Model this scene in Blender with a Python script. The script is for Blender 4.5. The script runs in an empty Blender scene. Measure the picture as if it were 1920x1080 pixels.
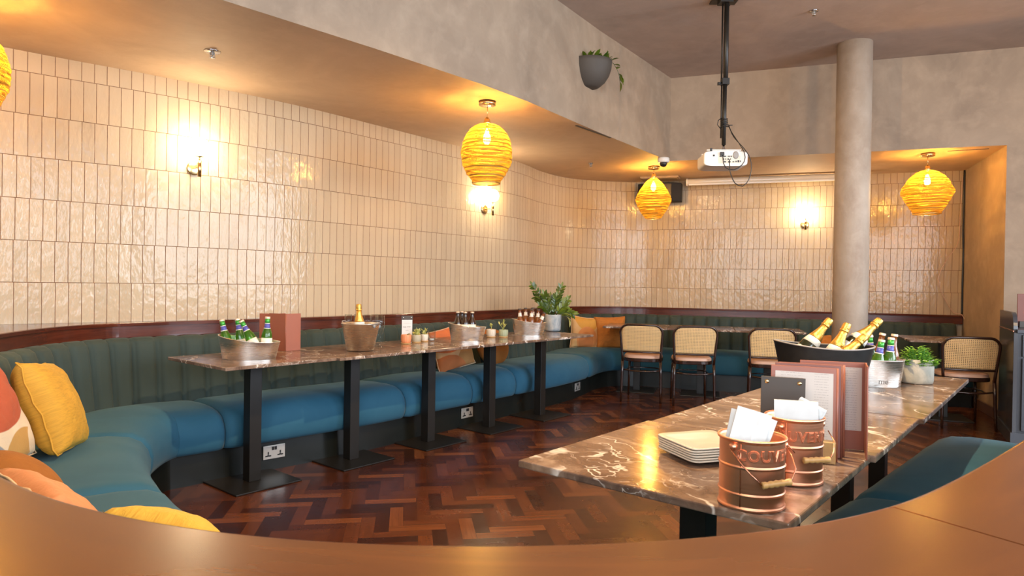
import bpy, bmesh, math, random
from mathutils import Vector, Matrix, noise
R_ = math.radians
PI = math.pi
scene = bpy.context.scene
col = scene.collection

# ------------------------------------------------------------------ camera
cam_d = bpy.data.cameras.new('camera')
cam_d.sensor_width = 36.0
cam_d.lens = 1250.0 / 1920.0 * 36.0
cam_d.clip_start = 0.05
cam = bpy.data.objects.new('camera', cam_d)
col.objects.link(cam)
_roll, _pitch = 0.015, R_(0.472)
_cx = Vector((math.cos(_roll), 0, math.sin(_roll)))
_cy = Vector((-math.sin(_roll), 0, math.cos(_roll)))
_cz = Vector((0, -1, 0))
_m = Matrix.Rotation(-_pitch, 3, 'X') @ Matrix((_cx, _cy, _cz)).transposed()
cam.matrix_world = Matrix.Translation((0, 0, 1.2226)) @ _m.to_4x4()
cam_d.dof.use_dof = True
cam_d.dof.focus_distance = 3.6
cam_d.dof.aperture_fstop = 11.0
scene.camera = cam

# ------------------------------------------------------------------ world, light, exposure
world = bpy.data.worlds.new('world'); scene.world = world
world.use_nodes = True
_bg = world.node_tree.nodes['Background']
_bg.inputs[0].default_value = (0.75, 0.87, 1.0, 1)
_bg.inputs[1].default_value = 0.9
scene.view_settings.view_transform = 'Standard'
scene.view_settings.look = 'None'
scene.view_settings.gamma = 1.0
scene.view_settings.use_curve_mapping = False
scene.view_settings.exposure = 0.62
scene.cycles.use_denoising = True
scene.cycles.max_bounces = 7
scene.cycles.diffuse_bounces = 4
scene.cycles.glossy_bounces = 4
scene.cycles.transmission_bounces = 6
scene.cycles.transparent_max_bounces = 12
scene.cycles.sample_clamp_indirect = 6.0
scene.cycles.caustics_reflective = False
scene.cycles.caustics_refractive = False
scene.cycles.blur_glossy = 0.5

def area(name, loc, target, sx, sy, power, color):
    l = bpy.data.lights.new(name, 'AREA'); l.shape = 'RECTANGLE'
    l.size = sx; l.size_y = sy; l.energy = power; l.color = color
    o = bpy.data.objects.new(name, l); col.objects.link(o)
    o.location = loc
    o.rotation_euler = (Vector(target) - Vector(loc)).to_track_quat('-Z', 'Y').to_euler()
    return o
def point(name, loc, power, color, r=0.03):
    l = bpy.data.lights.new(name, 'POINT'); l.energy = power; l.color = color; l.shadow_soft_size = r
    o = bpy.data.objects.new(name, l); col.objects.link(o); o.location = loc
    return o
COOL = (0.78, 0.88, 1.0)
WARM = (1.0, 0.68, 0.36)
AMBER = (1.0, 0.52, 0.16)
# daylight: right wall windows follow the tile reflections, rear ones are added for light
RIGHT_WIN = [(-2.6, -1.3), (-0.8, 0.9), (1.4, 3.2)]      # y ranges in the wall x = 6
ADDED_REAR_WIN = [(-2.6, 0.2), (1.2, 4.0)]                      # x ranges in the wall y = -3
for i, (a0, a1) in enumerate(RIGHT_WIN):
    area('window_daylight', (5.93, (a0+a1)/2, 1.95), (1.5, (a0+a1)/2+.5, .8), a1-a0-0.1, 2.3, 120, COOL)
for i, (a0, a1) in enumerate(ADDED_REAR_WIN):
    area('window_daylight', ((a0+a1)/2, -2.93, 2.0), ((a0+a1)/2+.3, 3, .9), a1-a0-0.1, 2.3, 125, (0.82, 0.90, 1.0))
# warm spotlights added out of view; first three follow cast shadows, last two only fill: x, y, z, aim, cone, power
SPOTS = [((0.7, 2.4, 3.30), (0.65, 2.5, 0), 150, 300), ((-0.3, 3.05, 3.20), (3.6, 6.6, 2.6), 72, 100), ((4.0, 1.5, 3.20), (2.9, 6.8, 2.5), 66, 75), ((2.2, -0.4, 3.30), (1.2, 1.6, 0), 120, 60), ((-1.6, -1.0, 3.30), (-1.2, 0.6, 0), 120, 70)]
for p_, a_, cn_, pw in SPOTS:
    l = bpy.data.lights.new('added_spot_beam', 'SPOT'); l.energy = pw; l.color = (1.0, 0.68, 0.36); l.spot_size = R_(cn_); l.spot_blend = 0.7; l.shadow_soft_size = 0.035
    o = bpy.data.objects.new('added_spot_beam', l); col.objects.link(o); o.location = p_
    o.rotation_euler = (Vector(a_)-Vector(p_)).to_track_quat('-Z', 'Y').to_euler()

# ------------------------------------------------------------------ node helpers
class NT:
    def __init__(s, m):
        s.m = m; s.t = m.node_tree; s.n = s.t.nodes; s.l = s.t.links
    def node(s, typ, **kw):
        n = s.n.new(typ)
        for k, v in kw.items(): setattr(n, k, v)
        return n
    def link(s, a, b): s.l.new(a, b)
    def put(s, v, sock):
        if v is None: return
        if isinstance(v, bpy.types.NodeSocket): s.l.new(v, sock)
        else:
            if isinstance(v, (tuple, list)) and len(v) == 3 and sock.type == 'RGBA': v = (*v, 1)
            sock.default_value = v
    def math(s, op, a, b=None, c=None, clamp=False):
        n = s.node('ShaderNodeMath', operation=op, use_clamp=clamp)
        s.put(a, n.inputs[0]); s.put(b, n.inputs[1]); s.put(c, n.inputs[2])
        return n.outputs[0]
    def mix(s, f, a, b, blend='MIX'):
        n = s.node('ShaderNodeMix', data_type='RGBA', blend_type=blend)
        s.put(f, n.inputs[0]); s.put(a, n.inputs[6]); s.put(b, n.inputs[7])
        return n.outputs[2]
    def noise(s, vec, scale, detail=3, rough=0.5, dist=0.0, out=0):
        n = s.node('ShaderNodeTexNoise')
        if vec is not None: s.put(vec, n.inputs['Vector'])
        n.inputs['Scale'].default_value = scale; n.inputs['Detail'].default_value = detail
        n.inputs['Roughness'].default_value = rough; n.inputs['Distortion'].default_value = dist
        return n.outputs[out]
    def ramp(s, f, stops, interp='LINEAR'):
        n = s.node('ShaderNodeValToRGB'); cr = n.color_ramp; cr.interpolation = interp
        while len(cr.elements) > 1: cr.elements.remove(cr.elements[-1])
        for i, (p, c) in enumerate(stops):
            e = cr.elements[0] if i == 0 else cr.elements.new(p)
            e.position = p; e.color = (*c, 1) if len(c) == 3 else c
        s.put(f, n.inputs[0]); return n.outputs[0]
    def map(s, vec, scale=(1, 1, 1), loc=(0, 0, 0), rot=(0, 0, 0)):
        n = s.node('ShaderNodeMapping'); s.put(vec, n.inputs[0])
        n.inputs['Location'].default_value = loc; n.inputs['Rotation'].default_value = rot; n.inputs['Scale'].default_value = scale
        return n.outputs[0]
    def sep(s, vec):
        n = s.node('ShaderNodeSeparateXYZ'); s.put(vec, n.inputs[0]); return n.outputs
    def comb(s, x=0, y=0, z=0):
        n = s.node('ShaderNodeCombineXYZ')
        s.put(x, n.inputs[0]); s.put(y, n.inputs[1]); s.put(z, n.inputs[2]); return n.outputs[0]
    def bump(s, h, strength=0.3, dist=0.01, normal=None):
        n = s.node('ShaderNodeBump'); s.put(h, n.inputs['Height'])
        n.inputs['Strength'].default_value = strength; n.inputs['Distance'].default_value = dist
        if normal is not None: s.put(normal, n.inputs['Normal'])
        return n.outputs[0]
    @property
    def obj(s): return s.node('ShaderNodeTexCoord').outputs['Object']
    @property
    def uv(s): return s.node('ShaderNodeTexCoord').outputs['UV']
    @property
    def pos(s): return s.node('ShaderNodeNewGeometry').outputs['Position']
    @property
    def rnd(s): return s.node('ShaderNodeObjectInfo').outputs['Random']
    @property
    def bsdf(s): return s.n['Principled BSDF']

def mat(name, base=(0.5, 0.5, 0.5), rough=0.5, metal=0.0, spec=None, trans=0.0, ior=None, sheen=0.0, coat=0.0, emis=None, estr=0.0, aniso=0.0):
    m = bpy.data.materials.new(name); m.use_nodes = True
    b = m.node_tree.nodes['Principled BSDF']
    b.inputs['Base Color'].default_value = (*base, 1)
    b.inputs['Roughness'].default_value = rough; b.inputs['Metallic'].default_value = metal
    if spec is not None: b.inputs['Specular IOR Level'].default_value = spec
    b.inputs['Transmission Weight'].default_value = trans
    if ior: b.inputs['IOR'].default_value = ior
    if sheen:
        b.inputs['Sheen Weight'].default_value = sheen; b.inputs['Sheen Roughness'].default_value = 0.35
        b.inputs['Sheen Tint'].default_value = (*[min(1, c*3+0.15) for c in base], 1)
    if coat:
        b.inputs['Coat Weight'].default_value = coat; b.inputs['Coat Roughness'].default_value = 0.05
    if emis:
        b.inputs['Emission Color'].default_value = (*emis, 1); b.inputs['Emission Strength'].default_value = estr
    b.inputs['Anisotropic'].default_value = aniso
    return m

def mottled(name, c1, c2, rough=0.5, scale=3.0, bump=0.0, bscale=40, **kw):
    m = mat(name, c1, rough, **kw); t = NT(m)
    p = t.obj
    f = t.noise(p, scale, 5, 0.6, 0.6)
    t.link(t.mix(t.ramp(f, [(0.3, (0, 0, 0)), (0.7, (1, 1, 1))]), c1, c2), t.bsdf.inputs['Base Color'])
    if bump: t.link(t.bump(t.noise(p, bscale, 4), bump, 0.004), t.bsdf.inputs['Normal'])
    return m
# ------------------------------------------------------------------ materials
def m_tiles():
    m = mat('glazed_tiles', (0.7, 0.58, 0.47), 0.07); t = NT(m)
    W, Hh = 0.0685, 0.252
    u, v, _ = t.sep(t.uv)
    su, sv = t.math('DIVIDE', u, W), t.math('DIVIDE', v, Hh)
    iu0, iv = t.math('FLOOR', su), t.math('FLOOR', sv)
    # small sideways shift of each course
    wn0 = t.node('ShaderNodeTexWhiteNoise', noise_dimensions='1D'); t.put(iv, wn0.inputs['W'])
    su = t.math('ADD', su, t.math('MULTIPLY', wn0.outputs[0], 0.35))
    iu = t.math('FLOOR', su)
    fu, fv = t.math('FRACT', su), t.math('FRACT', sv)
    wn = t.node('ShaderNodeTexWhiteNoise', noise_dimensions='2D'); t.put(t.comb(iu, iv, 0), wn.inputs['Vector'])
    r1 = wn.outputs[0]; rc = t.sep(wn.outputs[1])
    eu = t.math('MULTIPLY', t.math('MINIMUM', fu, t.math('SUBTRACT', 1.0, fu)), W)
    ev = t.math('MULTIPLY', t.math('MINIMUM', fv, t.math('SUBTRACT', 1.0, fv)), Hh)
    e = t.math('MINIMUM', eu, ev)
    wob = t.math('MULTIPLY', t.noise(t.pos, 30, 2), 0.0012)
    e2 = t.math('SUBTRACT', e, wob)
    mask = t.math('SMOOTH_MIN', t.math('MAXIMUM', t.math('MULTIPLY', t.math('SUBTRACT', e2, 0.0004), 700), 0), 1.0, 0.1)
    cn = t.noise(t.map(t.pos, (1, 1, .4)), 9, 3)
    tile = t.mix(r1, (0.545, 0.43, 0.285), (0.485, 0.375, 0.245))
    tile = t.mix(t.math('MULTIPLY', cn, 0.35), tile, (0.59, 0.48, 0.34))
    t.link(t.mix(mask, (0.20, 0.10, 0.055), tile), t.bsdf.inputs['Base Color'])
    t.link(t.math('MULTIPLY_ADD', mask, -0.60, 0.72), t.bsdf.inputs['Roughness'])
    # handmade glaze: each tile tilts and undulates a little
    tiltu = t.math('MULTIPLY', t.math('MULTIPLY', t.math('SUBTRACT', fu, 0.5), t.math('SUBTRACT', rc[0], 0.5)), 0.0022)
    tiltv = t.math('MULTIPLY', t.math('MULTIPLY', t.math('SUBTRACT', fv, 0.5), t.math('SUBTRACT', rc[1], 0.5)), 0.0045)
    un = t.noise(t.map(t.comb(t.math('ADD', u, t.math('MULTIPLY', r1, 7.0)), v, 0), (1, 0.45, 1)), 38, 2, 0.5)
    un2 = t.noise(t.comb(t.math('ADD', u, t.math('MULTIPLY', r1, 3.0)), v, 0), 9, 2, 0.5)
    h = t.math('ADD', tiltu, tiltv)
    h = t.math('ADD', h, t.math('MULTIPLY', un, 0.0028))
    h = t.math('ADD', h, t.math('MULTIPLY', un2, 0.0034))
    h = t.math('ADD', h, t.math('MULTIPLY', mask, 0.0012))
    t.link(t.bump(h, 1.0, 1.0), t.bsdf.inputs['Normal'])
    t.bsdf.inputs['Specular IOR Level'].default_value = 0.27
    return m
def m_plaster(name, a, b, c):
    m = mat(name, a, 0.75); t = NT(m)
    p = t.pos
    f = t.noise(t.map(p, (1, 1, 0.8)), 1.1, 6, 0.62, 0.9)
    f2 = t.noise(p, 7, 5, 0.6, 0.4)
    c0 = t.mix(t.ramp(f, [(0.36, (0, 0, 0)), (0.64, (1, 1, 1))]), a, b)
    c0 = t.mix(t.math('MULTIPLY', t.ramp(f2, [(0.45, (0, 0, 0)), (0.72, (1, 1, 1))]), 0.4), c0, c)
    t.link(c0, t.bsdf.inputs['Base Color'])
    t.link(t.math('MULTIPLY_ADD', f2, 0.25, 0.55), t.bsdf.inputs['Roughness'])
    t.link(t.bump(t.noise(p, 22, 6, 0.6), 0.25, 0.006), t.bsdf.inputs['Normal'])
    return m
def m_marble():
    m = mat('brown_marble', (0.16, 0.1, 0.07), 0.11); t = NT(m)
    p = t.pos
    n = t.node('ShaderNodeVectorMath', operation='ADD'); t.put(p, n.inputs[0])
    off = t.math('MULTIPLY', t.rnd, 37.0); t.put(t.comb(off, off, 0), n.inputs[1])
    q = n.outputs[0]
    w = t.noise(q, 3.0, 4, 0.6, 0.0, out=1)
    n2 = t.node('ShaderNodeVectorMath', operation='MULTIPLY_ADD'); t.put(w, n2.inputs[0]); n2.inputs[1].default_value = (0.35, 0.35, 0.35); t.put(q, n2.inputs[2])
    qq = t.map(n2.outputs[0], (1.0, 0.55, 1), rot=(0, 0, 0.5))
    base = t.noise(t.map(qq, (1, 3.0, 1), rot=(0, 0, -0.5)), 5, 7, 0.62, 1.0)
    c = t.ramp(base, [(0.3, (0.080, 0.047, 0.034)), (0.5, (0.185, 0.118, 0.084)), (0.7, (0.34, 0.245, 0.180))])
    def vein(scale, width, seed, cut):
        a = t.noise(t.map(qq, (1, 1.6, 1), loc=(seed, seed*2, 0)), scale, 3, 0.5, 0.7)
        d = t.math('ABSOLUTE', t.math('SUBTRACT', a, 0.5))
        v = t.math('SUBTRACT', 1.0, t.math('DIVIDE', d, width), clamp=True)
        g = t.ramp(t.noise(t.map(q, loc=(seed+5, 1, 2)), 3.6, 3), [(cut, (0, 0, 0)), (cut+0.1, (1, 1, 1))])
        return t.math('MULTIPLY', t.math('POWER', v, 0.7), g)
    v = t.math('MAXIMUM', vein(2.8, 0.016, 3.0, 0.45), vein(6.5, 0.018, 11.0, 0.52))
    v = t.math('MAXIMUM', v, t.math('MULTIPLY', vein(13, 0.022, 19.0, 0.56), 0.6))
    t.link(t.mix(v, c, (0.80, 0.72, 0.64)), t.bsdf.inputs['Base Color'])
    t.link(t.math('MULTIPLY_ADD', t.noise(q, 14, 3), 0.12, 0.09), t.bsdf.inputs['Roughness'])
    return m
def m_parquet():
    m = mat('parquet_wood', (0.12, 0.04, 0.02), 0.16); t = NT(m)
    at = t.node('ShaderNodeAttribute', attribute_name='block')
    r = t.sep(at.outputs['Color'])
    u, v, _ = t.sep(t.uv)
    g = t.noise(t.comb(t.math('ADD', t.math('MULTIPLY', u, 3.0), t.math('MULTIPLY', r[0], 50)), t.math('ADD', t.math('MULTIPLY', v, 40.0), t.math('MULTIPLY', r[1], 90)), 0), 1.0, 4, 0.6, 0.6)
    c = t.ramp(r[0], [(0.0, (0.052, 0.014, 0.007)), (0.3, (0.090, 0.023, 0.009)), (0.6, (0.138, 0.037, 0.012)), (0.85, (0.185, 0.056, 0.019)), (1.0, (0.28, 0.092, 0.030))])
    c = t.mix(t.math('MULTIPLY', g, 0.75), c, (0.018, 0.007, 0.004))
    # wear and pale scratches
    sc = t.noise(t.map(t.pos, (1, 9, 1), rot=(0, 0, 0.7)), 5.0, 5, 0.7, 1.5)
    sm = t.ramp(sc, [(0.70, (0, 0, 0)), (0.76, (1, 1, 1))])
    c = t.mix(t.math('MULTIPLY', sm, 0.30), c, (0.45, 0.30, 0.20))
    eu = t.math('MINIMUM', u, t.math('SUBTRACT', 0.28, u)); ev = t.math('MINIMUM', v, t.math('SUBTRACT', 0.07, v))
    e = t.math('MINIMUM', eu, ev)
    em = t.math('MULTIPLY', e, 900, clamp=True)
    c = t.mix(em, (0.012, 0.005, 0.003), c)
    t.link(c, t.bsdf.inputs['Base Color'])
    rn = t.noise(t.pos, 3.5, 5, 0.65)
    t.link(t.math('ADD', t.math('MULTIPLY_ADD', rn, 0.26, 0.08), t.math('MULTIPLY', r[1], 0.06)), t.bsdf.inputs['Roughness'])
    hh = t.math('ADD', t.math('MULTIPLY', em, 0.3), t.math('MULTIPLY', r[1], 0.4))
    t.link(t.bump(t.math('ADD', hh, t.noise(t.pos, 60, 3)), 0.10, 0.004), t.bsdf.inputs['Normal'])
    return m
def m_velvet(name, c, c2):
    m = mat(name, c, 0.85, sheen=0.16); t = NT(m)
    f = t.noise(t.map(t.pos, (1, 1, 1)), 3.0, 4, 0.6, 1.0)
    t.link(t.mix(t.ramp(f, [(0.35, (0, 0, 0)), (0.68, (1, 1, 1))]), c, c2), t.bsdf.inputs['Base Color'])
    t.bsdf.inputs['Sheen Tint'].default_value = (0.55, 0.56, 0.42, 1)
    t.bsdf.inputs['Sheen Roughness'].default_value = 0.4
    t.link(t.bump(t.noise(t.pos, 420, 2), 0.12, 0.002), t.bsdf.inputs['Normal'])
    return m
def m_wood(name, c1, c2, rough=0.25, scale=(0.8, 9, 9), coat=0.3, use_uv=False):
    m = mat(name, c1, rough, coat=coat); t = NT(m)
    p = t.uv if use_uv else t.obj
    g = t.noise(t.map(p, scale), 3, 5, 0.6, 0.8)
    t.link(t.mix(t.ramp(g, [(0.3, (0, 0, 0)), (0.7, (1, 1, 1))]), c1, c2), t.bsdf.inputs['Base Color'])
    return m
def m_brushed(name, c, rough=0.28, sc=(1, 1, 60)):
    m = mat(name, c, rough, 1.0, aniso=0.55); t = NT(m)
    tg = t.node('ShaderNodeTangent', direction_type='RADIAL', axis='Z'); t.link(tg.outputs[0], t.bsdf.inputs['Tangent'])
    n = t.noise(t.map(t.obj, sc), 6, 3)
    t.link(t.bump(n, 0.03, 0.002), t.bsdf.inputs['Normal'])
    t.link(t.math('MULTIPLY_ADD', n, 0.15, rough-0.07), t.bsdf.inputs['Roughness'])
    return m
def m_cane():
    m = mat('woven_cane', (0.62, 0.40, 0.19), 0.55); t = NT(m)
    u, v, _ = t.sep(t.uv)
    s = 1/0.0152
    fu, fv = t.math('FRACT', t.math('MULTIPLY', u, s)), t.math('FRACT', t.math('MULTIPLY', v, s))
    du, dv = t.math('ABSOLUTE', t.math('SUBTRACT', fu, 0.5)), t.math('ABSOLUTE', t.math('SUBTRACT', fv, 0.5))
    d = t.math('MAXIMUM', t.math('MAXIMUM', du, dv), t.math('MULTIPLY', t.math('ADD', du, dv), 0.72))
    hole = t.math('LESS_THAN', d, 0.25)
    tr = t.node('ShaderNodeBsdfTransparent'); mx = t.node('ShaderNodeMixShader')
    c = t.mix(t.noise(t.map(t.uv, (1, 1, 1)), 60, 2), (0.86, 0.62, 0.32), (0.66, 0.44, 0.20))
    t.link(c, t.bsdf.inputs['Base Color'])
    t.link(hole, mx.inputs[0]); t.link(t.bsdf.outputs[0], mx.inputs[1]); t.link(tr.outputs[0], mx.inputs[2])
    t.link(mx.outputs[0], t.n['Material Output'].inputs[0])
    return m
def m_knit():
    m = mat('knitted_brass_mesh', (0.45, 0.27, 0.05), 0.45, 0.1); t = NT(m)
    u, v, _ = t.sep(t.uv)
    wob = t.math('MULTIPLY', t.noise(t.comb(u, v, 0), 14, 3), 1.6)
    rows = t.math('SINE', t.math('ADD', t.math('MULTIPLY', v, 2*PI*58), t.math('MULTIPLY', wob, 4)))
    sts = t.math('SINE', t.math('ADD', t.math('MULTIPLY', u, 2*PI*100), t.math('MULTIPLY', rows, 1.2)))
    k = t.math('MAXIMUM', rows, t.math('MULTIPLY', sts, 0.8))
    dens = t.math('MULTIPLY_ADD', t.noise(t.comb(t.math('MULTIPLY', u, 2), t.math('MULTIPLY', v, 16), 0), 1.5, 4), 0.5, -0.30)
    solid = t.math('GREATER_THAN', t.math('ADD', k, dens), 0.38)
    tl = t.node('ShaderNodeBsdfTranslucent'); t.put((0.32, 0.22, 0.035), tl.inputs[0])
    a = t.node('ShaderNodeMixShader'); a.inputs[0].default_value = 0.5
    t.link(t.bsdf.outputs[0], a.inputs[1]); t.link(tl.outputs[0], a.inputs[2])
    tr = t.node('ShaderNodeBsdfTransparent'); t.put((1.0, 0.90, 0.60), tr.inputs[0])
    mx = t.node('ShaderNodeMixShader'); t.link(solid, mx.inputs[0])
    t.link(tr.outputs[0], mx.inputs[1]); t.link(a.outputs[0], mx.inputs[2])
    t.link(mx.outputs[0], t.n['Material Output'].inputs[0])
    return m
def m_fabric(name, base, shapes=(), base2=None, rough=0.8, wr=0.25, crush=0.0):
    """cushion cloth: shapes = [(cx, cy, r, colour)] printed discs in uv space, later ones on top"""
    m = mat(name, base, rough, sheen=0.15); t = NT(m)
    uv = t.uv; u, v, _ = t.sep(uv)
    c = t.mix(t.noise(uv, 5, 4, 0.6, 0.5), base, base2 or tuple(x*0.8 for x in base))
    for (cx, cy, r, cc) in shapes:
        d = t.math('POWER', t.math('ADD', t.math('POWER', t.math('SUBTRACT', u, cx), 2.0), t.math('POWER', t.math('SUBTRACT', v, cy), 2.0)), 0.5)
        f = t.math('MULTIPLY', t.math('SUBTRACT', r, d), 90, clamp=True)
        c = t.mix(f, c, cc)
    if crush:
        n = t.noise(t.map(uv, (3, 18, 1), rot=(0, 0, 0.15)), 3, 5, 0.7, 1.0)
        c = t.mix(t.math('MULTIPLY', t.ramp(n, [(0.45, (0, 0, 0)), (0.7, (1, 1, 1))]), crush), c, tuple(x*0.45 for x in base))
    t.link(c, t.bsdf.inputs['Base Color'])
    n1 = t.noise(uv, 7, 4, 0.6, 1.2)
    t.link(t.bump(n1, wr, 0.02), t.bsdf.inputs['Normal'])
    return m
def m_leaf(name, c1, c2, rough=0.4):
    m = mat(name, c1, rough); t = NT(m)
    at = t.node('ShaderNodeAttribute', attribute_name='block')
    t.link(t.mix(t.sep(at.outputs['Color'])[0], c1, c2), t.bsdf.inputs['Base Color'])
    t.bsdf.inputs['Subsurface Weight'].default_value = 0.0
    return m
def m_printed(name, rows, cols=1, dark=(0.25, 0.2, 0.18), paper=(0.60, 0.53, 0.47)):
    """a printed page: fine dark text lines in uv space"""
    m = mat(name, paper, 0.6); t = NT(m)
    u, v, _ = t.sep(t.uv)
    fv = t.math('FRACT', t.math('MULTIPLY', v, rows))
    line = t.math('LESS_THAN', t.math('ABSOLUTE', t.math('SUBTRACT', fv, 0.5)), 0.07)
    wn = t.noise(t.comb(t.math('MULTIPLY', u, 38), t.math('FLOOR', t.math('MULTIPLY', v, rows)), 0), 1.0, 1)
    word = t.math('GREATER_THAN', wn, 0.47)
    col1 = t.math('MAXIMUM', t.math('MULTIPLY', t.math('GREATER_THAN', u, 0.1), t.math('LESS_THAN', u, 0.5)), t.math('MULTIPLY', t.math('GREATER_THAN', u, 0.68), t.math('LESS_THAN', u, 0.92)))
    f = t.math('MULTIPLY', t.math('MULTIPLY', line, word), col1)
    t.link(t.mix(t.math('MULTIPLY', f, 0.7), paper, dark), t.bsdf.inputs['Base Color'])
    return m

def m_bulb(name='glowing_bulb_glass', es=70):
    m = mat(name); t = NT(m)
    e = t.node('ShaderNodeEmission'); t.put((1.0, 0.74, 0.36), e.inputs[0]); e.inputs[1].default_value = es
    tr = t.node('ShaderNodeBsdfTransparent'); mx = t.node('ShaderNodeMixShader'); mx.inputs[0].default_value = 0.3
    t.link(tr.outputs[0], mx.inputs[1]); t.link(e.outputs[0], mx.inputs[2]); t.link(mx.outputs[0], t.n['Material Output'].inputs[0])
    return m
def m_thin(name, tint, spec, body=None, amount=0.0):
    # thin glass wall: mostly clear, glossy at grazing angles, liquid colour mixed in
    m = mat(name, body or tint, 0.3); t = NT(m)
    tr = t.node('ShaderNodeBsdfTransparent'); t.put(tint, tr.inputs[0])
    gl = t.node('ShaderNodeBsdfGlossy'); gl.inputs['Roughness'].default_value = 0.04
    lw = t.node('ShaderNodeLayerWeight'); lw.inputs[0].default_value = 0.5
    a = t.node('ShaderNodeMixShader'); a.inputs[0].default_value = amount
    t.link(tr.outputs[0], a.inputs[1]); t.link(t.bsdf.outputs[0], a.inputs[2])
    b = t.node('ShaderNodeMixShader'); t.link(t.math('MULTIPLY_ADD', t.math('POWER', lw.outputs[1], 3.0), 0.6, spec*0.3, clamp=True), b.inputs[0])
    t.link(a.outputs[0], b.inputs[1]); t.link(gl.outputs[0], b.inputs[2])
    t.link(b.outputs[0], t.n['Material Output'].inputs[0]); return m
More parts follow.
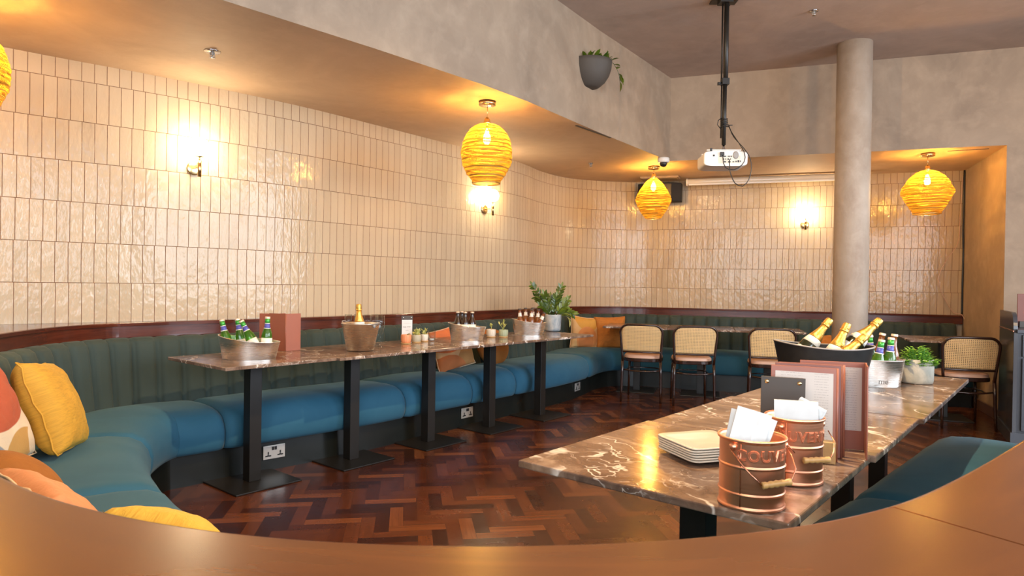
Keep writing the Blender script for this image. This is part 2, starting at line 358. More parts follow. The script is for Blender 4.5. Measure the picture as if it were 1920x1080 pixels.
M = dict(
    tiles=m_tiles(),
    plaster=m_plaster('limewashed_plaster', (0.39, 0.285, 0.195), (0.285, 0.205, 0.140), (0.50, 0.375, 0.265)),
    plaster_high=m_plaster('bounce_lit_ceiling_plaster', (0.52, 0.40, 0.325), (0.42, 0.32, 0.26), (0.60, 0.47, 0.385)),  # same paint as the bulkhead, bounced light put into the colour
    plaster_ceiling=m_plaster('lamplit_soffit_plaster', (0.56, 0.40, 0.275), (0.47, 0.33, 0.225), (0.63, 0.48, 0.35)),  # bulkhead paint again, lightened to carry the warm lamp glow
    column=m_plaster('column_plaster', (0.52, 0.43, 0.34), (0.38, 0.29, 0.22), (0.62, 0.53, 0.44)),
    marble=m_marble(), parquet=m_parquet(),
    velvet=m_velvet('teal_velvet', (0.014, 0.098, 0.172), (0.022, 0.116, 0.195)),
    velvet_back=m_velvet('shaded_teal_velvet', (0.032, 0.052, 0.046), (0.040, 0.062, 0.054)),  # same fabric as the seats, shade on the back put into the colour
    kick=mottled('dark_green_plinth_paint', (0.006, 0.008, 0.007), (0.010, 0.012, 0.010), 0.35),
    mahogany=m_wood('polished_mahogany', (0.12, 0.024, 0.010), (0.055, 0.012, 0.006), 0.22, (1.2, 14, 1), 0.4, True),
    ledge=m_wood('brown_lacquered_wood', (0.135, 0.045, 0.011), (0.100, 0.033, 0.009), 0.27, (1.0, 7, 1), 0.0, True),
    black=mottled('black_powder_coat', (0.010, 0.009, 0.008), (0.015, 0.013, 0.011), 0.42),
    blackplastic=mat('black_plastic', (0.012, 0.012, 0.012), 0.35),
    steel=m_brushed('brushed_steel', (0.86, 0.82, 0.76), 0.28),
    gunmetal=mottled('dark_brushed_bucket', (0.018, 0.018, 0.018), (0.034, 0.034, 0.033), 0.42, 8, metal=0.6),
    copper=m_brushed('brushed_copper', (0.90, 0.42, 0.25), 0.38),
    copperdark=mat('copper_rim', (0.62, 0.28, 0.17), 0.25, 1.0),
    brass=m_brushed('brushed_brass', (0.72, 0.52, 0.26), 0.24),
    gold=mottled('gold_foil', (0.85, 0.52, 0.13), (0.72, 0.40, 0.08), 0.3, 30, bump=0.5, bscale=160, metal=0.85),
    chrome=mat('chrome', (0.7, 0.7, 0.7), 0.12, 1.0),
    bentwood=m_wood('dark_bentwood', (0.040, 0.014, 0.008), (0.020, 0.008, 0.005), 0.25, (9, 9, 1), 0.5),
    cane=m_cane(), vinyl=mat('pink_beige_vinyl', (0.62, 0.40, 0.30), 0.4),
    knit=m_knit(),
    greenglass=m_thin('green_bottle_glass', (0.30, 0.62, 0.12), 0.12, (0.07, 0.20, 0.012), 0.45),
    darkglass=mat('dark_champagne_glass', (0.018, 0.020, 0.008), 0.07, spec=0.7),
    brownglass=m_thin('brown_bottle_glass', (0.25, 0.10, 0.03), 0.12, (0.030, 0.010, 0.004), 0.7),
    amberglass=m_thin('amber_cider_glass', (0.75, 0.38, 0.12), 0.12, (0.33, 0.11, 0.02), 0.5),
    clearglass=m_thin('clear_glass', (0.93, 0.95, 0.95), 0.10),
    acrylic=m_thin('clear_acrylic', (0.88, 0.90, 0.90), 0.15),
    white=mat('white_paper', (0.66, 0.66, 0.64), 0.6),
    whitelabel=mat('white_label', (0.78, 0.75, 0.66), 0.5),
    bluelabel=mottled('blue_neck_label', (0.06, 0.07, 0.33), (0.10, 0.10, 0.42), 0.4, 60),
    capgreen=mat('green_foil', (0.05, 0.33, 0.05), 0.3, 0.3),
    capwhite=mat('pale_crown_cap', (0.72, 0.55, 0.42), 0.35, 0.3),
    ceramic=mat('cream_ceramic', (0.68, 0.63, 0.53), 0.16, coat=0.5),
    menu=mottled('terracotta_leatherette', (0.30, 0.095, 0.055), (0.34, 0.115, 0.070), 0.42),
    menu_dark=mottled('dark_terracotta_leatherette', (0.19, 0.062, 0.042), (0.23, 0.075, 0.05), 0.42),
    print=m_printed('printed_menu_page', 26), slate=mat('dark_board', (0.06, 0.046, 0.036), 0.5),
    oak=m_wood('light_wood', (0.62, 0.38, 0.14), (0.48, 0.27, 0.09), 0.4, (6, 6, 6), 0.2),
    whiteplastic=mat('white_plastic', (0.78, 0.76, 0.72), 0.35),
    greyplastic=mat('grey_plastic', (0.30, 0.28, 0.26), 0.4),
    planter=mottled('grey_cement', (0.085, 0.072, 0.060), (0.065, 0.055, 0.046), 0.7),
    potwhite=mottled('white_blue_glaze', (0.62, 0.62, 0.58), (0.12, 0.20, 0.28), 0.3, 9, coat=0.3),
    potstone=mottled('stone_glaze', (0.50, 0.46, 0.38), (0.27, 0.28, 0.24), 0.55, 14, bump=0.3),
    potorange=mat('orange_ceramic', (0.72, 0.27, 0.12), 0.5), potgrey=mat('sage_grey_ceramic', (0.42, 0.38, 0.27), 0.5),
    potpale=mat('pale_ceramic', (0.66, 0.60, 0.50), 0.5), potgreen=mat('grey_green_ceramic', (0.34, 0.38, 0.24), 0.5),
    cork=mat('cork_saucer', (0.55, 0.33, 0.13), 0.7), soil=mat('soil', (0.05, 0.03, 0.02), 0.9),
    leafdark=m_leaf('dark_leaf', (0.028, 0.062, 0.008), (0.14, 0.19, 0.015), 0.3),
    leafbright=m_leaf('bright_leaf', (0.10, 0.30, 0.025), (0.28, 0.50, 0.05), 0.5),
    leafpale=m_leaf('pale_succulent', (0.40, 0.42, 0.10), (0.62, 0.58, 0.22), 0.5),
    station=mat('blue_grey_paint', (0.050, 0.056, 0.070), 0.3),
    station_side=mat('warm_lit_blue_grey_paint', (0.050, 0.052, 0.060), 0.22),  # station paint again, warm light on the side put into the colour
    skirting=mat('mauve_brown_skirting', (0.10, 0.055, 0.045), 0.4),
    globe=mat('opal_glass', (1, 1, 1), 0.3, emis=(1.0, 0.80, 0.50), estr=60),
    bulb=m_bulb(), softglobe=m_bulb('lit_opal_globe', 8),
    downlight=mat('downlight_lens', (1, 1, 1), 0.3, emis=(1.0, 0.7, 0.4), estr=12),
    winframe=mat('window_frame_paint', (0.05, 0.05, 0.055), 0.4),
)

# ------------------------------------------------------------------ mesh helpers
I4 = Matrix.Identity(4)
def T(x=0, y=0, z=0): return Matrix.Translation((x, y, z))
def RX(a): return Matrix.Rotation(a, 4, 'X')
def RY(a): return Matrix.Rotation(a, 4, 'Y')
def RZ(a): return Matrix.Rotation(a, 4, 'Z')
def S(x, y, z): return Matrix.Diagonal((x, y, z, 1))
def along(p, q):
    """matrix whose z axis runs from p towards q, origin p"""
    p, q = Vector(p), Vector(q)
    return Matrix.Translation(p) @ (q-p).to_track_quat('Z', 'Y').to_matrix().to_4x4()

class MB:
    def __init__(s): s.v = []; s.f = []; s.uv = []; s.sm = []; s.mi = []; s.col = []; s.usecol = False
    def face(s, idx, uvs=None, smooth=False, mi=0, c=(0, 0, 0)):
        s.f.append(tuple(idx)); s.uv.append(uvs or [(0, 0)]*len(idx)); s.sm.append(smooth); s.mi.append(mi); s.col.append(c)
    def poly(s, pts, m=I4, uvs=None, mi=0, c=(0, 0, 0)):
        b = len(s.v); s.v += [m @ Vector(p) for p in pts]; s.face(range(b, b+len(pts)), uvs, False, mi, c); return s
    def box(s, sx, sy, sz, c=(0, 0, 0), m=I4, mi=0):
        b = len(s.v); x, y, z = sx/2, sy/2, sz/2
        for k in ((-1, -1, -1), (1, -1, -1), (1, 1, -1), (-1, 1, -1), (-1, -1, 1), (1, -1, 1), (1, 1, 1), (-1, 1, 1)):
            s.v.append(m @ Vector((c[0]+k[0]*x, c[1]+k[1]*y, c[2]+k[2]*z)))
        dims = {0: (sx, sy), 1: (sx, sz), 2: (sy, sz)}
        for q, d in (((0, 3, 2, 1), (sy, sx)), ((4, 5, 6, 7), (sx, sy)), ((0, 1, 5, 4), (sx, sz)), ((1, 2, 6, 5), (sy, sz)), ((2, 3, 7, 6), (sx, sz)), ((3, 0, 4, 7), (sy, sz))):
            s.face([b+i for i in q], [(0, 0), (d[0], 0), (d[0], d[1]), (0, d[1])], False, mi)
        return s
    def grid(s, fn, nu, nv, wu=False, wv=False, m=I4, smooth=True, uvf=None, mi=0, c=(0, 0, 0), cf=None):
        b = len(s.v); NU = nu if wu else nu+1; NV = nv if wv else nv+1
        for j in range(NV):
            for i in range(NU): s.v.append(m @ Vector(fn(i/nu, j/nv)))
        for j in range(nv):
            for i in range(nu):
                i1, j1 = (i+1) % NU if wu else i+1, (j+1) % NV if wv else j+1
                q = [b+j*NU+i, b+j*NU+i1, b+j1*NU+i1, b+j1*NU+i]
                uu = [(i/nu, j/nv), ((i+1)/nu, j/nv), ((i+1)/nu, (j+1)/nv), (i/nu, (j+1)/nv)]
                if uvf: uu = [uvf(*x) for x in uu]
                s.face(q, uu, smooth, cf((i+.5)/nu, (j+.5)/nv) if cf else mi, c)
        return s
    def lathe(s, prof, n=24, m=I4, mi=0, sx=1.0, sy=1.0, smooth=True, tilt=None):
        b = len(s.v)
        for (r, z) in prof:
            for i in range(n):
                a = 2*PI*i/n; x, y = r*sx*math.cos(a), r*sy*math.sin(a)
                zz = z + (tilt(x, y, z) if tilt else 0)
                s.v.append(m @ Vector((x, y, zz)))
        L = len(prof)
        for j in range(L-1):
            for i in range(n):
                i1 = (i+1) % n
                s.face([b+j*n+i, b+j*n+i1, b+(j+1)*n+i1, b+(j+1)*n+i], [(i/n, j/L), ((i+1)/n, j/L), ((i+1)/n, (j+1)/L), (i/n, (j+1)/L)], smooth, mi)
        if prof[0][0] > 1e-5: s.face([b+i for i in range(n)][::-1], None, False, mi)
        if prof[-1][0] > 1e-5 and prof[0][0] <= 1e-5 or prof[-1][0] > 1e-5 and True: s.face([b+(L-1)*n+i for i in range(n)], None, False, mi) if not getattr(s, 'open_top', False) else None
        return s
    def tube(s, pts, r, n=8, closed=False, m=I4, mi=0, caps=True):
        pts = [Vector(p) for p in pts]; L = len(pts); b = len(s.v)
        rr = r if isinstance(r, (list, tuple)) else [r]*L
        up = None
        for k, p in enumerate(pts):
            if closed: d = pts[(k+1) % L]-pts[k-1]
            else: d = pts[min(k+1, L-1)]-pts[max(k-1, 0)]
            d.normalize()
            if up is None: up = d.orthogonal().normalized()
            else:
                up = up - d*up.dot(d)
                up = up.normalized() if up.length > 1e-6 else d.orthogonal().normalized()
            w = d.cross(up)
            for i in range(n):
                a = 2*PI*i/n; s.v.append(m @ (p+(up*math.cos(a)+w*math.sin(a))*rr[k]))
        for k in range(L if closed else L-1):
            k1 = (k+1) % L
            for i in range(n):
                i1 = (i+1) % n
                s.face([b+k*n+i, b+k*n+i1, b+k1*n+i1, b+k1*n+i], None, True, mi)
        if not closed and caps:
            s.face([b+i for i in range(n)][::-1], None, False, mi); s.face([b+(L-1)*n+i for i in range(n)], None, False, mi)
        return s
    def prism(s, pts, z0, z1, m=I4, mi=0, uvt=True):
        n = len(pts); b = len(s.v)
        for z in (z0, z1):
            for p in pts: s.v.append(m @ Vector((p[0], p[1], z)))
        s.face([b+i for i in range(n)][::-1], [(p[0], p[1]) for p in pts][::-1], False, mi)
        s.face([b+n+i for i in range(n)], [(p[0], p[1]) for p in pts], False, mi)
        for i in range(n):
            i1 = (i+1) % n; s.face([b+i, b+i1, b+n+i1, b+n+i], [(0, 0), (1, 0), (1, 1), (0, 1)], False, mi)
        return s
    def add_mesh(s, me, m=I4, fn=None, mi=0):
        b = len(s.v)
        for v in me.vertices:
            p = v.co
            if fn: p = Vector(fn(p))
            s.v.append(m @ p)
        for p in me.polygons: s.face([b+i for i in p.vertices], None, False, mi)
        return s
    def build(s, name, mats, parent=None, bevel=0.0, segs=2, subsurf=0, weld=False):
        me = bpy.data.meshes.new(name)
        me.from_pydata([tuple(v) for v in s.v], [], s.f)
        uvl = me.uv_layers.new(name='UVMap')
        flat = [c for face in s.uv for uv in face for c in uv]
        uvl.data.foreach_set('uv', flat)
        me.polygons.foreach_set('use_smooth', s.sm)
        if s.usecol:
            ca = me.color_attributes.new('block', 'FLOAT_COLOR', 'CORNER')
            cc = []
            for f, c in zip(s.f, s.col): cc += [c[0], c[1], c[2], 1.0]*len(f)
            ca.data.foreach_set('color', cc)
        if not isinstance(mats, (list, tuple)): mats = [mats]
        for k in mats: me.materials.append(M[k] if isinstance(k, str) else k)
        me.polygons.foreach_set('material_index', s.mi)
        me.update()
        o = bpy.data.objects.new(name, me); col.objects.link(o)
        if parent is not None: o.parent = parent
        if weld: o.modifiers.new('weld', 'WELD').merge_threshold = 1e-5
        if bevel:
            b = o.modifiers.new('bevel', 'BEVEL'); b.width = bevel; b.segments = segs; b.limit_method = 'ANGLE'; b.angle_limit = R_(35)
        if subsurf:
            q = o.modifiers.new('sub', 'SUBSURF'); q.levels = subsurf; q.render_levels = subsurf
        return o

def tag(o, label, cat, group=None, kind=None):
    o['label'] = label; o['category'] = cat
    if group: o['group'] = group
    if kind: o['kind'] = kind
    return o
def thing(name, label, cat, loc=(0, 0, 0), rz=0.0, group=None):
    o = bpy.data.objects.new(name, None); col.objects.link(o)
    o.empty_display_size = 0.05; o.location = loc; o.rotation_euler = (0, 0, rz)
    return tag(o, label, cat, group)
def struct(o, label=None):
    o['kind'] = 'structure'
    if label: o['label'] = label
    return o
def kids(o): return [c for c in bpy.data.objects if c.parent == o]
def dup(root, loc=None, rz=None, label=None, group=None, rot=None, scale=None):
    def rec(o, par):
        c = o.copy(); col.objects.link(c)
        if par is not None: c.parent = par
        for k in kids(o): rec(k, c)
        return c
    r = rec(root, None)
    if loc is not None: r.location = loc
    if rz is not None: r.rotation_euler = (0, 0, rz)
    if rot is not None: r.rotation_euler = rot
    if scale is not None: r.scale = scale
    if label: r['label'] = label
    if group: r['group'] = group
    return r
def text_mesh(txt, size, extrude=0.0, outline=0.0, align='CENTER', shear=0.0, space=1.0):
    c = bpy.data.curves.new('lettering', 'FONT'); c.body = txt; c.size = size; c.extrude = extrude
    c.align_x = align; c.shear = shear; c.space_character = space
    if outline: c.fill_mode = 'NONE'; c.bevel_depth = outline; c.bevel_resolution = 1; c.resolution_u = 3
    o = bpy.data.objects.new('lettering', c); col.objects.link(o)
    dg = bpy.context.evaluated_depsgraph_get()
    me = bpy.data.meshes.new_from_object(o.evaluated_get(dg))
    bpy.data.objects.remove(o); bpy.data.curves.remove(c)
    return me

# ------------------------------------------------------------------ curves in plan
def catmull(pts, step=0.04, closed=False):
    P = [Vector((p[0], p[1], p[2] if len(p) > 2 else 0.0)) for p in pts]
    out = []
    n = len(P)
    for i in range(n-1):
        p0 = P[max(i-1, 0)]; p1 = P[i]; p2 = P[i+1]; p3 = P[min(i+2, n-1)]
        if i == 0: p0 = p1*2-p2
        if i == n-2: p3 = p2*2-p1
        k = max(2, int((p2-p1).length/0.01))
        for j in range(k):
            t = j/k
            out.append(0.5*((2*p1)+(-p0+p2)*t+(2*p0-5*p1+4*p2-p3)*t*t+(-p0+3*p1-3*p2+p3)*t**3))
    out.append(P[-1])
    return out
class Path:
    """a plan curve sampled by arc length, n = direction to its right hand side"""
    def __init__(s, pts, smooth=0):
        q = catmull(pts)
        for _ in range(smooth):
            q = [q[0]]+[(q[i-1]+q[i]*2+q[i+1])/4 for i in range(1, len(q)-1)]+[q[-1]]
        s.p = q; s.s = [0.0]
        for a, b in zip(q, q[1:]): s.s.append(s.s[-1]+(b-a).length)
        s.L = s.s[-1]
    def at(s, t):
        t = min(max(t, 0.0), s.L)
        lo, hi = 0, len(s.s)-1
        while hi-lo > 1:
            m = (lo+hi)//2
            if s.s[m] <= t: lo = m
            else: hi = m
        f = (t-s.s[lo])/max(1e-9, s.s[hi]-s.s[lo])
        return s.p[lo].lerp(s.p[hi], f)
    def dir(s, t, h=0.06):
        d = s.at(t+h)-s.at(t-h); d.z = 0; return d.normalized()
    def off(s, t, d, z=0.0):
        p = s.at(t); u = s.dir(t); return Vector((p.x+u.y*d, p.y-u.x*d, z))
    def nearest(s, x, y):
        b = min(range(len(s.p)), key=lambda i: (s.p[i].x-x)**2+(s.p[i].y-y)**2)
        return s.s[b]

WALL = Path([(-6.6, 0.55), (-5.2, 1.85), (-4.0, 2.98), (-3.019, 3.915), (-2.318, 4.499), (-1.666, 5.153), (-1.2, 5.74), (-0.68, 6.42), (-0.1, 7.17), (0.16, 7.62), (0.29, 7.93), (0.525, 8.31), (0.8, 8.56), (1.2, 8.705), (1.602, 8.757), (2.1, 8.60), (2.9, 8.31), (4.295, 7.807), (5.09, 7.515)], 30)
BACK = Path([(2.875, 3.18), (2.375, 2.645), (1.915, 2.17), (1.395, 1.65), (0.97, 1.255), (0.682, 1.006), (0.52, 0.885), (0.365, 0.807), (0.22, 0.762), (0.087, 0.738), (-0.054, 0.728), (-0.207, 0.735), (-0.35, 0.762), (-0.51, 0.818), (-0.70, 0.925), (-1.05, 1.20), (-1.38, 1.55), (-1.74, 1.95), (-2.12, 2.42), (-2.43, 2.95), (-2.58, 3.39), (-2.62, 3.8), (-2.52, 4.15), (-2.24, 4.47), (-1.62, 5.10), (-1.15, 5.70), (-0.63, 6.38), (-0.05, 7.14), (0.21, 7.60), (0.34, 7.90), (0.56, 8.26), (0.82, 8.50), (1.2, 8.645), (1.602, 8.69), (2.08, 8.535), (2.88, 8.245), (4.28, 7.742), (5.05, 7.465)], 30)
ZC, ZH, ZT = 2.56, 3.453, 0.93        # soffit, high ceiling, top of the timber rail

# ------------------------------------------------------------------ room shell
def tile_wall(name, s0, s1, mats='tiles'):
    n = max(2, int((s1-s0)/0.05)); b = MB()
    def fn(u, v):
        p = WALL.at(s0+(s1-s0)*u); return (p.x, p.y, ZC*v)
    b.grid(fn, n, 2, uvf=lambda u, v: (s0+(s1-s0)*u, ZC*v-1.180+2.52))
    o = b.build(name, mats); return struct(o)
s_corner = WALL.nearest(1.62, 8.75)
tile_wall('wall_left', 0, s_corner)
tile_wall('wall_back', s_corner, WALL.L)
BEAM = [(-6.2, -2.1), (-3.5, 0.93), (-1.408, 3.223), (-0.819, 3.848), (-0.236, 4.505), (0.093, 4.927), (0.741, 5.892), (1.683, 7.214)]
BK0, BK1 = Vector((1.683, 7.214, 0)), Vector((4.55, 6.167, 0))
BK2 = BK0+(BK1-BK0)*1.506
def strip(pts, z0, z1, name, mt):
    b = MB(); L = 0
    for a, c in zip(pts, pts[1:]):
        l = math.hypot(c[0]-a[0], c[1]-a[1])
        b.poly([(a[0], a[1], z0), (c[0], c[1], z0), (c[0], c[1], z1), (a[0], a[1], z1)], uvs=[(L, z0), (L+l, z0), (L+l, z1), (L, z1)]); L += l
    return struct(b.build(name, mt))
strip(BEAM, ZC, ZH, 'wall_bulkhead_left', 'plaster')
strip([tuple(BK0), tuple(BK1)], ZC, ZH, 'wall_bulkhead_back', 'plaster')
strip([(BK1.x, BK1.y), (BK2.x, BK2.y)], 0, ZH, 'wall_right_of_alcove', 'plaster')
strip([(5.12, 7.62), (4.55, 6.167)], 0, ZC, 'wall_alcove_return', 'plaster')
strip([(-6.6, 0.55), (-6.6, -3.0)], 0, ZC, 'wall_far_left', 'plaster')
# soffit over the seating
b = MB(); NS = 160; wp = [WALL.at(WALL.L*i/NS) for i in range(NS+1)]
_bp = list(BEAM)+[tuple(BK1)[:2]]
_bl = [0.0]
for a_, c_ in zip(_bp, _bp[1:]): _bl.append(_bl[-1]+math.hypot(c_[0]-a_[0], c_[1]-a_[1]))
def on_beam(f):
    t = f*_bl[-1]
    for k in range(len(_bp)-1):
        if t <= _bl[k+1]+1e-9:
            g = (t-_bl[k])/(_bl[k+1]-_bl[k]); return (_bp[k][0]+(_bp[k+1][0]-_bp[k][0])*g, _bp[k][1]+(_bp[k+1][1]-_bp[k][1])*g)
fr = sorted(set([i/NS for i in range(NS+1)]+[l/_bl[-1] for l in _bl]))
for f0, f1 in zip(fr, fr[1:]):
    p0, p1 = WALL.at(WALL.L*f0), WALL.at(WALL.L*f1); q0, q1 = on_beam(f0), on_beam(f1)
    b.poly([(p0.x, p0.y, ZC), (p1.x, p1.y, ZC), (q1[0], q1[1], ZC), (q0[0], q0[1], ZC)])
e_ = WALL.at(WALL.L); b.poly([(e_.x, e_.y, ZC), (5.12, 7.62, ZC), (BK1.x, BK1.y, ZC)])
b.poly([(-6.6, 0.55, ZC), (-6.2, -2.1, ZC), (-6.6, -2.5, ZC)])
struct(b.build('ceiling_soffit', 'plaster_ceiling'))
b = MB(); b.poly([(-6.6, -3.0, ZH), (6, -3.0, ZH), (BK2.x, BK2.y, ZH), (BK0.x, BK0.y, ZH)]+[(p[0], p[1], ZH) for p in reversed(BEAM)]+[(-6.6, -2.5, ZH)])
struct(b.build('ceiling', 'plaster_high'))
strip([(-6.6, -2.5), (-6.2, -2.1)], ZC, ZH, 'wall_bulkhead_end', 'plaster')
strip([(-6.6, -3.0), (-6.6, -2.5)], ZC, ZH, 'wall_far_left_upper', 'plaster')
# walls with windows
def window_wall(name, origin, ux, length, wins, z0=0.75, z1=3.15):
    """wall along ux from origin with rectangular openings, each filled by a framed window"""
    b = MB(); o = Vector(origin); ux = Vector(ux)
    def quad(a, c, za, zb):
        p, r = o+ux*a, o+ux*c
        b.poly([(p.x, p.y, za), (r.x, r.y, za), (r.x, r.y, zb), (p.x, p.y, zb)])
    cur = 0
    for (a, c) in wins:
        quad(cur, a, 0, ZH); quad(a, c, 0, z0); quad(a, c, z1, ZH); cur = c
    quad(cur, length, 0, ZH)
    struct(b.build(name, 'plaster'))
    for k, (a, c) in enumerate(wins):
        f = MB(); m = T(*(o+ux*(a+c)/2)) @ RZ(math.atan2(ux.y, ux.x))
        w = c-a
        for x in (-w/2+.03, w/2-.03, 0): f.box(.06, .08, z1-z0, (x, 0, (z0+z1)/2), m)
        for z in (z0+.03, z1-.03, z1-.7): f.box(w, .08, .06, (0, 0, z), m)
        global _wn; _wn += 1
        struct(f.build('window_%d' % _wn, 'winframe'))
_wn = 0
window_wall('wall_right', (6, -3.0, 0), (0, 1, 0), 8.64, [(max(a, -2.9)+3.0, c+3.0) for a, c in RIGHT_WIN])
window_wall('wall_behind_camera', (-6.6, -3.0, 0), (1, 0, 0), 12.6, [(a+6.6, c+6.6) for a, c in ADDED_REAR_WIN])

# ------------------------------------------------------------------ parquet floor
random.seed(4)
b = MB(); b.usecol = True
W_, N_ = 0.07, 4; L_ = W_*N_; ang = R_(9)
ca, sa = math.cos(ang), math.sin(ang)
def fl(x, y): return (x*ca-y*sa, x*sa+y*ca, 0)
def inside(x, y): return -6.5 < x < 6.0 and -2.95 < y < 8.9
for i in range(-210, 211):
    for j in range(-44, 45):
        x, y = (i+j*N_)*W_, (i-j*N_)*W_
        X, Y, _ = fl(x, y)
        if not inside(X, Y): continue
        near = (-3 < X < 5.6 and 1.2 < Y)
        for k in (0, 1):
            c = (random.random()**1.15, random.random(), 0)
            if k == 0: q = [(x, y), (x+L_, y), (x+L_, y+W_), (x, y+W_)]; uv = [(0, 0), (L_, 0), (L_, W_), (0, W_)]
            else:
                q = [(x+L_, y-L_+W_), (x+L_+W_, y-L_+W_), (x+L_+W_, y+W_), (x+L_, y+W_)]; uv = [(0, 0), (0, W_), (L_, W_), (L_, 0)]
            b.poly([fl(*p) for p in q], uvs=uv, c=c)
struct(b.build('floor', 'parquet'))

# ------------------------------------------------------------------ column
o = MB().lathe([(0.148, 0), (0.148, ZH)], 48).build('column_shaft', 'column'); o.name = 'column'
o.location = (3.105, 6.12, 0); struct(o, 'round limewashed plaster column')
sk = MB().box(0.02, 1.56, 0.10, (0, 0, 0.05)).build('trim_skirting', 'skirting', bevel=.003)
d_ = Vector((0.57, 1.45, 0)).normalized()
sk.location = (4.835-0.012, 6.9, 0); sk.rotation_euler = (0, 0, math.atan2(d_.y, d_.x)-PI/2); struct(sk)

# ------------------------------------------------------------------ timber rail and near ledge
def rail(name, s0, s1, depth, mt, h=0.10, lip=0.018):
    """board of height h whose face follows BACK; its top reaches back by depth(s)"""
    n = max(4, int((s1-s0)/0.04)); b = MB()
    sec = lambda t, dp: [(-0.002, ZT-h), (0.004, ZT-h+0.004), (0.004, ZT-0.024), (lip, ZT-0.022), (lip+0.002, ZT-0.004), (lip-0.003, ZT), (-dp, ZT), (-dp, ZT-0.022)]
    def fn(u, v):
        t = s0+(s1-s0)*u; q = sec(t, depth(t)); k = min(int(round(v*7)), 7)
        p = BACK.off(t, q[k][0], q[k][1]); return p
    dd = [0, .01, .09, .11, .13, .14, .5, .52]
    b.grid(fn, n, 7, smooth=False, uvf=lambda u, v: (s0+(s1-s0)*u, dd[int(round(v*7))]))
    return b.build(name, mt)
s_left = BACK.nearest(-2.62, 3.8)
s_near_l = BACK.nearest(-2.27, 2.4)
s_seam = BACK.nearest(0.52, 0.885)
def dwall(t):
    best = 1.3
    p = BACK.at(t); u = BACK.dir(t); n = Vector((-u.y, u.x, 0))
    for w in wp_fine:
        q = w-p; along_ = q.dot(u); out = q.dot(n)
        if abs(along_) < 0.03 and -0.05 < out < best: best = out
    return max(0.012, best-0.004)
wp_fine = [WALL.at(WALL.L*i/900) for i in range(901)]
struct(rail('trim_1', s_near_l+0.9, BACK.L, dwall, 'mahogany'), 'dark polished mahogany rail running along the tiled wall above the banquette')
# the shelf widens where the seat curves away from the wall
def ledge(name, s0, s1, label):
    root = thing(name, label, 'ledge')
    n = int((s1-s0)/0.03)
    sec = [(-0.36, ZT-0.04), (-0.36, ZT-.004), (-0.356, ZT), (0.006, ZT), (0.012, ZT-.002), (0.016, ZT-0.008), (0.016, ZT-0.034), (0.010, ZT-0.04)]
    b = MB(); b.grid(lambda u, v: BACK.off(s0+(s1-s0)*u, *sec[int(round(v*7))]), n, 7, uvf=lambda u, v: (s0+(s1-s0)*u, sec[int(round(v*7))][0]), smooth=False)
    for t, r in ((s0, 1), (s1, -1)): b.poly([BACK.off(t, d, z) for d, z in sec][::r])
    b.build('ledge_top', 'ledge', root)
    w = MB(); w.grid(lambda u, v: BACK.off(s0+(s1-s0)*u, [-0.30, -0.30, -0.10, -0.10][int(round(v*3))], [0, ZT-0.04, ZT-0.04, 0][int(round(v*3))]), n, 3, smooth=False)
    w.build('partition', 'kick', root)
    return root
ledge('curved_ledge', s_seam+0.0015, s_near_l+0.9, 'long brown lacquered ledge curving across the foreground behind the seats')
ledge('curved_ledge', 0.0, s_seam-0.0015, 'brown ledge segment right of the joint, in front of the blue seats')

